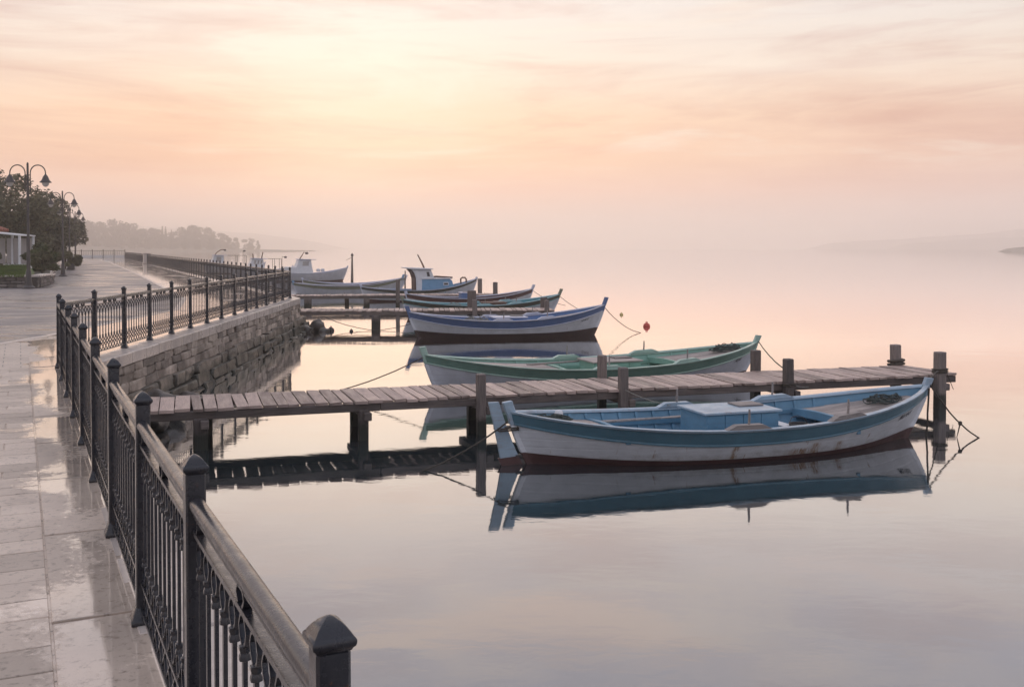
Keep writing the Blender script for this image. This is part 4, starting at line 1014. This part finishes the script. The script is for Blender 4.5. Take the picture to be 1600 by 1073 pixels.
def wrap(c, w_, turns, label, r=0.014, mat='rope', parent=None, sq=True):
    pts = []; n = turns * 8; h = w_ / 2 + r * 0.8
    for i in range(n + 1):
        a = i / 8 * 2 * math.pi; k = h / max(abs(math.cos(a)), abs(math.sin(a))) * 0.97 if sq else h
        pts.append((k * math.cos(a), k * math.sin(a), (i / n - 0.5) * turns * r * 2.3))
    o = MB().tube(pts, r, 6).build('rope_coil', mat, None, smooth=60); o.location = c; return tag(o, label, 'rope')
ja = Vector((A1[0], A1[1])); jb = Vector((B1_[0], B1_[1])); ju = (jb - ja).normalized(); jn = Vector((-ju.y, ju.x)); jang = math.atan2(ju.y, ju.x)
def jp(s, y, z): p = ja + ju * s + jn * y; return Vector((p.x, p.y, z))
bowtip = wpt(b1, h1, 1.0, 0, h1.sheer(1.0) + 0.02)
rope(bowtip + Vector((0.05, -0.02, 0)), (7.38, 16.12, 0.0), 0.10, 'bow line of the nearest boat running down into the water', 0.013, knot=0.66)
rope(bowtip, jp(14.18, -0.13, 0.70), -0.03, 'short line tying the nearest boat to the jetty end post', 0.013)
wrap(jp(14.26, -0.08, 0.69), 0.175, 3, 'rope lashed round the jetty end post beside the blue bow').rotation_euler.z = jang
rope(bowtip + Vector((0.02, -0.04, -0.05)), bowtip + Vector((-0.02, -0.05, -0.85)), 0.0, 'frayed weedy rope hanging from the blue bow', 0.016, n=8)
rope(jp(14.38, -0.13, 0.64), jp(14.52, -0.14, 0.34), 0.0, 'loose rope end hanging beside the jetty end post', 0.006, n=6)
wrap(jp(14.58, 1.555, 0.66), 0.17, 2, 'thick rope coil at the foot of the far end post', 0.03).rotation_euler.z = jang
wrap(jp(10.99, -0.07, 0.56), 0.155, 2, 'rope round the jetty post beyond the engine box').rotation_euler.z = jang
rope(jp(11.07, -0.14, 0.56), jp(11.45, 0.0, 0.50), 0.02, 'short slack rope under the jetty edge', 0.008, 'rope_pale', n=8)
rope(jp(7.79, -0.13, 0.62), wpt(b1, h1, 0.42, 0.95, 0.54), 0.03, 'thin pale line from a jetty post to the nearest boat', 0.007, 'rope_pale')
st1 = wpt(b1, h1, 0.0, 0, 0.5)
rope(st1 + Vector((-0.10, -0.05, 0.1)), (-1.20, 13.72, 0.0), 0.06, 'stern line of the nearest boat dipping left into the water', 0.012)
wrap(st1 + Vector((-0.12, 0, -0.0)), 0.26, 2, 'rope lashed round the rudder of the nearest boat', 0.012).rotation_euler.z = b1.rotation_euler.z
st2 = wpt(b2, h2, 0.0, 0, h2.sheer(0) + 0.0)
rope(st2 + Vector((-0.05, 0, -0.05)), (-6.55, 19.4, 0.18), 0.45, 'long slack line from the green boat to the quay', 0.012, n=26)
bt2 = wpt(b2, h2, 1.0, 0, h2.sheer(1.0) + 0.02)
rope(bt2 + Vector((0.06, 0, 0)), jp(11.9, 1.45, 0.64), 0.06, 'bow line from the green boat to the first jetty', 0.012)
bt3 = wpt(b3, h3, 1.0, 0, h3.sheer(1.0) - 0.05)
rope(bt3 + Vector((0.05, 0, -0.05)), (4.55, 36.1, 0.0), 0.16, 'bow line of the royal blue boat slanting into the water', 0.012)
bt4 = wpt(b4, h4, 1.0, 0, h4.sheer(1.0) - 0.05)
rope(bt4 + Vector((0.05, 0, -0.05)), (3.7, 45.3, 0.0), 0.12, 'bow line of the teal boat', 0.012)
bt5 = wpt(b5, h5, 1.0, 0, h5.sheer(1.0) - 0.05)
rope(bt5 + Vector((0.05, 0, -0.05)), (2.6, 49.6, 0.2), 0.10, 'bow line of the maroon banded boat', 0.012)
rope((-7.1, 38.4, 0.42), (-4.95, 36.9, 0.02), 0.08, 'slack line from the second jetty to the floats', 0.012)
rope((-4.95, 36.9, 0.02), (-3.0, 38.3, 0.45), 0.10, 'line rising from the water to the second jetty', 0.012)
rope((-14.95, 92.5, 1.9), (-13.6, 87.0, 2.2), 0.02, 'thin stay between the white cabin boat and the lantern pole', 0.018)
# floats and buoys
def buoy(x, y, r, mat, label, nm='buoy'):
    o = empty(nm, (x, y, 0), 0.3, label, 'buoy')
    MB().lathe([(0.02, -r * 0.75), (r * 0.7, -r * 0.6), (r * 0.98, -r * 0.1), (r, r * 0.2), (r * 0.82, r * 0.75), (r * 0.4, r * 1.05), (0.03, r * 1.15)], 16).build('float', mat, o, smooth=60)
    MB().tube([(-r * 0.25, 0, r * 1.05), (-r * 0.2, 0, r * 1.35), (0, 0, r * 1.45), (r * 0.2, 0, r * 1.35), (r * 0.25, 0, r * 1.05)], r * 0.10, 6).build('eye', mat, o, smooth=60)
buoy(5.12, 38.9, 0.135, 'red', 'red round buoy floating right of the royal blue boat')
buoy(4.89, 45.7, 0.085, 'yellow', 'small yellow buoy floating behind the red one')
buoy(-6.53, 36.88, 0.12, 'black', 'dark float on the water left of the second jetty pile')
buoy(-5.75, 36.6, 0.07, 'black', 'smallest dark float, right of the larger one below the second jetty')

# ================================================================== promenade furniture
lamp_meshes = {}
def lamp_post(x, y, H, label, rz=0):
    o = empty('street_lamp', (x, y, PZ - 0.02), rz, label, 'street lamp', 'double street lamps along the promenade')
    k = H / 5.62
    if 'pole' not in lamp_meshes:
        lamp_meshes['base'] = MB().lathe([(0.27, 0), (0.27, 0.05), (0.22, 0.09), (0.16, 0.14), (0.13, 0.35), (0.11, 0.75), (0.095, 0.80), (0.09, 0.82)], 12).mesh('base', 'lamp_metal', smooth=40)
        lamp_meshes['pole'] = MB().lathe([(0.085, 0.7), (0.078, 2.2), (0.060, 2.3), (0.055, 4.9), (0.045, 5.5), (0.05, 5.54), (0.02, 5.62)], 10).mesh('pole', 'lamp_metal', smooth=40)
        mb = MB()
        pts = [(0.11, 0, 4.30), (0.11, 0, 5.12)] + [(0.44 - 0.33 * math.cos(a), 0, 5.14 + 0.36 * math.sin(a)) for a in [math.pi * i / 12 for i in range(13)]] + [(0.77, 0, 5.06)]
        mb.tube(pts, 0.026, 8)
        for z in (4.50, 5.05): mb.box((0.055, 0, z), (0.13, 0.03, 0.04))
        lamp_meshes['arm'] = mb.mesh('arm', 'lamp_metal', smooth=40)
        lamp_meshes['shade'] = MB().lathe([(0.03, 5.10), (0.05, 5.06), (0.10, 5.0), (0.14, 4.90), (0.17, 4.83), (0.245, 4.75), (0.255, 4.72), (0.235, 4.72), (0.15, 4.81), (0.02, 4.90)], 16, (0.77, 0, 0)).mesh('lamp_shade', 'lamp_metal', smooth=50)
        lamp_meshes['bowl'] = MB().lathe([(0.14, 4.76), (0.155, 4.70), (0.13, 4.61), (0.07, 4.55), (0.01, 4.53)], 14, (0.77, 0, 0)).mesh('lamp_bowl', 'lamp_glass', smooth=60)
    put('base', lamp_meshes['base'], o); put('pole', lamp_meshes['pole'], o)
    for r_ in (0, math.pi):
        put('arm', lamp_meshes['arm'], o, rz=r_); s_ = put('lamp_shade', lamp_meshes['shade'], o, rz=r_); put('lamp_bowl', lamp_meshes['bowl'], s_)
    o.scale = (k, k, k)
lamp_post(-21.58, 45.7, 5.62, 'tallest looking double street lamp, standing before the garden wall corner', 0.08)
lamp_post(-28.68, 65.4, 5.45, 'double street lamp second from the left, beside the garden wall', 0.0)
lamp_post(-36.6, 84.7, 5.5, 'hazy double street lamp third from the left, above the dark bin', 0.35)
lamp_post(-45.4, 106.5, 5.6, 'faintest double street lamp, last of the row', 0.3)
bn = empty('litter_bin', (-36.25, 84.2, PZ - 0.02), 0.3, 'dark square bin at the foot of the third street lamp', 'bin')
MB().sq([(0.20, 0.0), (0.27, 0.06), (0.29, 0.95)]).build('bin_body', 'lamp_metal', bn, bevel=0.02); MB().sq([(0.31, 0.95), (0.31, 1.0), (0.24, 1.08)]).build('rim', 'lamp_metal', bn, bevel=0.01)

# ------------------------------------------------------------------ garden
gw = empty('garden_wall', (-21.3, 47.2, PZ - 0.02), 0, 'low rubble stone garden wall with pale coping round the lawn', 'wall')
def gwall(a, b, hgt, th=0.4):
    a = Vector(a) - Vector((-21.3, 47.2)); b = Vector(b) - Vector((-21.3, 47.2)); d = (b - a); L = d.length; u = d / L; ang = math.atan2(u.y, u.x); n = Vector((-u.y, u.x))
    rr = random.Random(int(L * 10))
    mb = MB(); mb.prism([tuple(a + n * 0.06), tuple(b + n * 0.06), tuple(b + n * (th - 0.06)), tuple(a + n * (th - 0.06))], 0, hgt - 0.06, 'z'); mb.build('wall_core', 'mortar', gw)
    nrow = 3
    for r_i in range(nrow):
        z0 = (hgt - 0.08) * r_i / nrow; z1 = (hgt - 0.08) * (r_i + 1) / nrow; s = 0
        while s < L:
            w_ = min(rr.uniform(0.22, 0.5), L - s)
            if w_ < 0.08: break
            c = a + u * (s + w_ / 2) + n * (th / 2)
            o = put('stone', gstones[rr.randrange(4)], gw, (c.x, c.y, (z0 + z1) / 2), ang, (w_ - 0.02, th + rr.uniform(-0.03, 0.04), z1 - z0 - 0.015)); s += w_
    s = 0
    while s < L - 0.05:
        w_ = min(1.0, L - s); c = a + u * (s + w_ / 2) + n * (th / 2)
        mb = MB(); mb.box((0, 0, 0), (w_ - 0.01, th + 0.12, 0.08)); mb.build('coping_stone', 'coping', gw, bevel=0.01).matrix_basis = Matrix.Translation((c.x, c.y, hgt - 0.04)) @ Matrix.Rotation(ang, 4, 'Z'); s += w_
gstones = []
for i in range(4):
    me = stone_variant(20 + i, 0.08); me.materials.append(M['rubble']); gstones.append(me)
gwall((-33.0, 44.9), (-21.6, 46.75), 0.56)
gwall((-21.6, 46.75), (-22.6, 50.2), 0.56)
gwall((-22.9, 50.6), (-24.4, 54.6), 0.46); gwall((-25.1, 55.5), (-29.8, 66.8), 0.42)
v = [(-140, 44.9, 1.68), (-33, 45.2, 1.70), (-21.9, 47.0, 1.70), (-22.9, 50.4, 1.70), (-24.8, 54.9, 1.66), (-30.1, 66.8, 1.64), (-54, 118, 1.7), (-82, 176, 1.7), (-140, 176, 3.0), (-60, 75, 2.0), (-36, 60, 1.98)]
mb = MB(); mb.prism([(x, y) for x, y, z in v[:9]], 0.4, 1.62, 'z'); tag(mb.build('garden_ground', 'soil'), kind='structure')
def grass_patch(poly_x, poly_y, n, seed, h=0.07):
    rr = np.random.default_rng(seed); V = []; F = []
    for i in range(n):
        x = rr.uniform(*poly_x); y = rr.uniform(*poly_y)
        if x > -22.4 - (y - 47) * 0.46: continue
        a = rr.uniform(0, 6.28); w_ = 0.03; hh = h * rr.uniform(0.6, 1.3); dx, dy = math.cos(a) * w_, math.sin(a) * w_; b = len(V)
        zg = 1.68 + 0.30 * (y - 46.0) / 12.5; V += [(x - dx, y - dy, zg), (x + dx, y + dy, zg), (x + dx * 0.2 + rr.uniform(-0.04, 0.04), y + dy * 0.2, zg + 0.02 + hh)]; F.append((b, b + 1, b + 2))
    return V, F
V, F = grass_patch((-34, -22), (46.0, 58.5), 26000, 1)
lawn = tag(pydata('lawn', V, F, 'grass'), 'short green lawn behind the garden wall', 'grass', kind='stuff')
lp_ = [(-60, 45.4), (-34, 45.6), (-22.2, 47.3), (-23.6, 50.6), (-27.6, 58.5), (-34, 58.5), (-60, 58.5)]
mb = MB(); mb.quadstrip([[(x, y, 1.3) for x, y in lp_], [(x, y, 1.69 + 0.30 * (y - 46.0) / 12.5) for x, y in lp_]]); tag(mb.build('lawn_soil', 'grass'), kind='structure')

# pavilion
pv = empty('pavilion', (-34.6, 60.0, 1.72), 0, 'white garden pavilion with red tiled roof and pale awning left of the lamps', 'building')
MB().box((0, 1.55, 1.15), (6.4, 2.1, 2.3)).build('wall', 'plaster', pv, bevel=0.02)
MB().box((2.4, 0.6, 0.15), (7.2, 2.6, 0.3)).build('terrace', 'plaster', pv, bevel=0.02)
rf = MB().prism([(-3.8, 2.25), (3.75, 2.25), (3.80, 2.33), (0, 3.6), (-3.8, 2.33)], 0.1, 2.8, 'y').build('roof', 'tile', pv)
for i in range(11):
    y_ = 0.2 + i * 0.24
    MB().tube([(3.82, y_, 2.36), (0.05, y_, 3.63)], 0.07, 6).build('roof_tile', 'tile', rf, smooth=60)
for i in range(4):
    x_ = -2.4 + i * 1.5; wn = MB().box((x_, 0.49, 1.25), (1.0, 0.06, 1.5)).build('window', 'clean_white', pv)
    MB().box((x_, 0.455, 1.25), (0.86, 0.03, 1.36)).build('pane', 'glass', wn)
aw = MB().prism([(3.2, 2.30), (6.0, 2.02), (6.0, 1.96), (3.2, 2.24)], -0.4, 1.5, 'y').build('awning', 'awning', pv)
for x_ in (3.35, 4.65, 5.9):
    for y_ in (-0.3, 1.4): MB().box((x_, y_, 1.1), (0.11, 0.11, 1.8 if x_ > 5 else 1.95)).build('column', 'clean_white', pv)
for i in range(3):
    MB().box((3.86 + 0.82 * i, 1.4, 1.1), (0.72, 0.03, 1.5)).build('glass_panel', 'pale_glass', pv)
for x0, x1 in ((3.42, 4.58),):
    MB().box(((x0 + x1) / 2, -0.3, 0.98), (x1 - x0, 0.08, 0.07)).build('rail', 'clean_white', pv)
for i in range(8): MB().box((3.5 + i * 0.15, -0.3, 0.63), (0.075, 0.06, 0.63)).build('baluster', 'clean_white', pv)

# ------------------------------------------------------------------ trees
def leaf_mesh(name, blobs, n, size, seed, mat, flat=0.6):
    rr = np.random.default_rng(seed); wts = np.array([b[3] * b[4] * b[5] for b in blobs]) ** 0.7; wts /= wts.sum()
    idx = rr.choice(len(blobs), n, p=wts); B = np.array(blobs)[idx]
    d = rr.normal(size=(n, 3)); d /= np.linalg.norm(d, axis=1)[:, None]
    rad = rr.uniform(0.45, 1.0, n) ** 0.5 * (1 + 0.16 * rr.normal(size=n))
    P = B[:, :3] + d * rad[:, None] * B[:, 3:6]
    a = rr.normal(size=(n, 3)); a[:, 2] *= flat; a /= np.linalg.norm(a, axis=1)[:, None]
    b = np.cross(a, rr.normal(size=(n, 3))); b /= np.linalg.norm(b, axis=1)[:, None]
    sz = size * rr.uniform(0.6, 1.4, n)[:, None]
    v = np.stack([P - a * sz, P + b * sz * 0.45, P + a * sz, P - b * sz * 0.45], 1).reshape(-1, 3)
    me = bpy.data.meshes.new(name); me.vertices.add(4 * n); me.vertices.foreach_set('co', v.astype(np.float32).ravel())
    me.loops.add(4 * n); me.loops.foreach_set('vertex_index', np.arange(4 * n, dtype=np.int32))
    me.polygons.add(n); me.polygons.foreach_set('loop_start', np.arange(0, 4 * n, 4, dtype=np.int32)); me.polygons.foreach_set('loop_total', np.full(n, 4, np.int32))
    me.update(calc_edges=True); me.materials.append(M[mat]); return me
def blobs_for(H, W, seed, n=26, low=0.25):
    rr = random.Random(seed); out = []
    for i in range(n):
        q = rr.random(); z = H * (low + (1 - low) * q * 0.92); wr = W / 2 * math.sin(math.pi * min(0.98, 0.22 + 0.70 * q)) ** 0.8
        a = rr.uniform(0, 6.28); k = rr.uniform(0.25, 0.95); s = rr.uniform(0.10, 0.19) * H
        out.append((wr * k * math.cos(a), wr * k * math.sin(a), z, s * 1.15, s * 1.15, s * 0.8))
    return out
def tree(name, x, y, z, H, W, seed, label, mat='leaf_a', n=9000, size=0.16, group=None, low=0.25):
    o = empty(name, (x, y, z), 0, label, 'tree', group); bl = blobs_for(H, W, seed, low=low); rr = random.Random(seed)
    mb = MB(); mb.tube([(0, 0, -0.3), (0.05 * H * rr.uniform(-1, 1), 0.02 * H, H * 0.3), (0.06 * H * rr.uniform(-1, 1), 0, H * 0.62), (0, 0, H * 0.85)], [0.035 * H, 0.026 * H, 0.016 * H, 0.006 * H], 8)
    mb.build('trunk', 'bark', o, smooth=60)
    for b in bl[::3]:
        MB().tube([(0, 0, b[2] * 0.55), (b[0] * 0.5, b[1] * 0.5, b[2] * 0.82), (b[0], b[1], b[2])], [0.012 * H, 0.008 * H, 0.003 * H], 5).build('limb', 'bark', o, smooth=60)
    put('crown', leaf_mesh('crown', bl, n, size, seed, mat), o); return o
G = 'trees in the promenade garden'
tree('broadleaf_tree', -44.5, 86, 1.6, 7.6, 8.0, 31, 'dark bushy tree rising behind the pavilion roof', 'leaf_a', 7000, 0.17, G)
tree('broadleaf_tree', -39.0, 80, 1.6, 7.1, 7.0, 32, 'tall tree with an airy top directly behind the nearest street lamp', 'leaf_b', 6500, 0.16, G)
tree('broadleaf_tree', -41.0, 90, 1.6, 6.0, 6.4, 33, 'rounded dark tree between the first and second street lamps', 'leaf_a', 7000, 0.17, G, low=0.12)
tree('broadleaf_tree', -49.2, 106, 1.6, 5.4, 7.0, 34, 'low drooping tree behind the second street lamp', 'leaf_a', 6500, 0.18, G, low=0.2)
tree('broadleaf_tree', -51.5, 118, 1.6, 4.8, 6.0, 35, 'feathery tree reaching out over the promenade beyond the lamps', 'leaf_a', 5000, 0.20, G, low=0.35)
tree('broadleaf_tree', -52.5, 95, 1.6, 8.2, 9.0, 36, 'big dark tree at the left edge behind the others', 'leaf_a', 7500, 0.2, G)
def shrub(x, y, z, H, W, seed, label, mat='leaf_c', n=2500, size=0.10):
    o = empty('shrub', (x, y, z), 0, label, 'shrub', 'garden shrubs'); bl = blobs_for(H, W, seed, 12, 0.1)
    MB().tube([(0, 0, -0.1), (0.02, 0, H * 0.4), (0, 0.02, H * 0.7)], [0.05, 0.04, 0.02], 6).build('stem', 'bark', o); put('foliage', leaf_mesh('foliage', bl, n, size, seed, mat), o)
shrub(-24.6, 53.6, 1.75, 1.15, 1.3, 41, 'dark round shrub right of the nearest street lamp', 'leaf_b', 2500, 0.08)
shrub(-25.8, 56.5, 1.8, 1.2, 1.7, 42, 'light green shrub in the middle of the garden bed', 'leaf_c', 3500)
shrub(-27.2, 59.5, 1.6, 1.7, 2.4, 43, 'tallest green shrub beside the second street lamp', 'leaf_c', 3500)
shrub(-31.4, 72, 1.6, 1.5, 2.2, 44, 'grey green shrub past the second street lamp', 'leaf_b', 3000)
shrub(-28.9, 57.5, 1.9, 0.8, 1.0, 45, 'small dark shrub in front of the pavilion', 'leaf_a', 1200, 0.08)

# ------------------------------------------------------------------ far shore
def terrain(name, x0, x1, y0, y1, fn, nx, ny):
    V = []; F = []
    for i in range(nx + 1):
        for j in range(ny + 1):
            x = x0 + (x1 - x0) * i / nx; y = y0 + (y1 - y0) * j / ny; V.append((x, y, fn(x, y)))
    for i in range(nx):
        for j in range(ny):
            a = i * (ny + 1) + j; F.append((a, a + 1, a + ny + 2, a + ny + 1))
    return tag(pydata(name, V, F, 'land', smooth=True), kind='structure')
HD = 800.0
def px2x(px, d): return (px - 800) * d / 1600
xt = px2x(440, HD)
def head_z(x, y):
    q = min(1, max(0, (xt - x) / 170)); e = min(1, max(0, (y - (HD - 22)) / 25)) * min(1, max(0, (HD + 200 - y) / 80))
    return -1.5 + e * (2.2 + 7 * q ** 1.5 * min(1, (y - HD + 25) / 130) + noise.noise(Vector((x * 0.02, y * 0.02, 0))) * 1.5 * q)
terrain('headland', -430, xt, HD - 25, HD + 200, head_z, 60, 24)
fm = []
for i in range(5):
    me = leaf_mesh('crown', blobs_for(10, 9.5, 60 + i, 24, 0.06), 2600, 0.42, 60 + i, 'leaf_far'); fm.append(me)
cm = leaf_mesh('crown', [(0, 0, 1.5 + i * 0.95, 1.9 * (1 - i / 11), 1.9 * (1 - i / 11), 0.9) for i in range(10)], 1200, 0.42, 71, 'leaf_far')
ftr = MB().tube([(0, 0, -2), (0, 0, 4)], [0.4, 0.25], 6).mesh('trunk', 'bark')
def far_tree(px, d, top_y, w_px, lab, i, conifer=False):
    x = px2x(px, d); base = max(0.3, head_z(x, d)); top = 3 + (387 - top_y) * d / 1600; H = max(3, top - base)
    o = empty('far_tree', (x, d, base), i * 1.7, lab, 'tree', 'trees on the hazy headland')
    wz = w_px * d / 1600
    c_ = put('crown', cm if conifer else fm[i % 5], o); c_.scale = (wz / (3.8 if conifer else 10), wz / (3.8 if conifer else 10), H / (11 if conifer else 10.4)); put('trunk', ftr, o)
LB = 'rounded hazy tree in the wood on the far headland'
rr = random.Random(77)
prof_top = [(118, 342), (140, 343), (158, 345), (176, 342), (192, 343), (207, 349), (222, 356), (236, 355), (246, 358), (272, 359), (286, 355), (300, 350), (312, 353), (326, 355), (338, 360), (350, 367)]
i = 0
for (px, ty) in prof_top:
    far_tree(px, HD + 105 + rr.uniform(-20, 40), ty, rr.uniform(22, 30), LB, i); i += 1
for px in range(126, 352, 14):
    t_ = np.interp(px, [p for p, _ in prof_top], [y for _, y in prof_top]) + rr.uniform(7, 14)
    far_tree(px, HD + 55 + rr.uniform(-20, 30), t_, rr.uniform(18, 26), LB, i); i += 1
for px in range(130, 350, 20):
    far_tree(px, HD + 25 + rr.uniform(-8, 8), 374 + rr.uniform(-4, 4), rr.uniform(16, 22), LB, i); i += 1
for px, ty, w_ in ((254, 351, 7), (259, 352, 7), (268, 357, 6)): far_tree(px, HD + 85, ty, w_, {254: 'tallest slender conifer spire, leftmost of the three in the headland wood', 259: 'middle slender conifer spire in the headland wood', 268: 'shortest conifer spire, right of the other two in the headland wood'}[px], i, True); i += 1
far_tree(357, HD + 60, 370, 14, 'small round tree right of the headland wood', i); far_tree(368, HD + 50, 371, 14, 'second of the small round trees towards the headland tip', i + 1)
far_tree(388, HD + 50, 371, 22, 'broadest lone tree on the headland tip', i + 2); far_tree(403, HD + 50, 376, 9, 'last little tree before the bare headland tip', i + 3)
def ridge(name, d, pts, depth=260):
    xs = [px2x(p, d) for p, _ in pts]; zs = [3 + (387 - y) * d / 1600 for _, y in pts]
    def fn(x, y):
        z = float(np.interp(x, xs, zs)); e = math.sin(math.pi * min(1, max(0, (y - d + depth / 2) / depth))) ** 0.8
        return -2 + (z + 2 + noise.noise(Vector((x * 0.01, y * 0.01, 1))) * 3) * e
    return terrain(name, xs[0], xs[-1], d - depth / 2, d + depth / 2, fn, 80, 14)
ridge('hill', 2500, [(60, 350), (130, 349), (200, 352), (280, 357), (340, 361), (400, 365), (450, 371), (500, 379), (540, 388)])
ridge('hill', 2500, [(1270, 389), (1300, 380), (1360, 376), (1420, 372), (1480, 369), (1540, 364), (1600, 358), (1680, 356), (1800, 358)])
ridge('hill', 2050, [(1405, 390), (1430, 379), (1500, 375), (1580, 370), (1660, 366), (1780, 367)])
isl = ridge('islet', 760, [(1570, 392), (1578, 388), (1590, 386), (1604, 384), (1630, 385), (1660, 391)], 40)

# ------------------------------------------------------------------ morning haze
hz = bpy.data.materials.new('morning_haze'); hz.use_nodes = True; t = NT(hz.node_tree); hz.node_tree.nodes.clear()
vol = t.n('ShaderNodeVolumePrincipled'); vol.inputs['Color'].default_value = (1.0, 0.985, 0.98, 1); vol.inputs['Density'].default_value = 0.0011; vol.inputs['Anisotropy'].default_value = 0.85
t.l(vol.outputs[0], t.n('ShaderNodeOutputMaterial').inputs['Volume'])
mb = MB(); mb.box((0, 1950, 28.5), (8600, 4500, 61)); o = mb.build('haze', None) if False else None
me = mb.mesh('haze'); me.materials.append(hz); o = put('haze', me); tag(o, 'thin pink morning haze over the water', 'haze', kind='stuff')
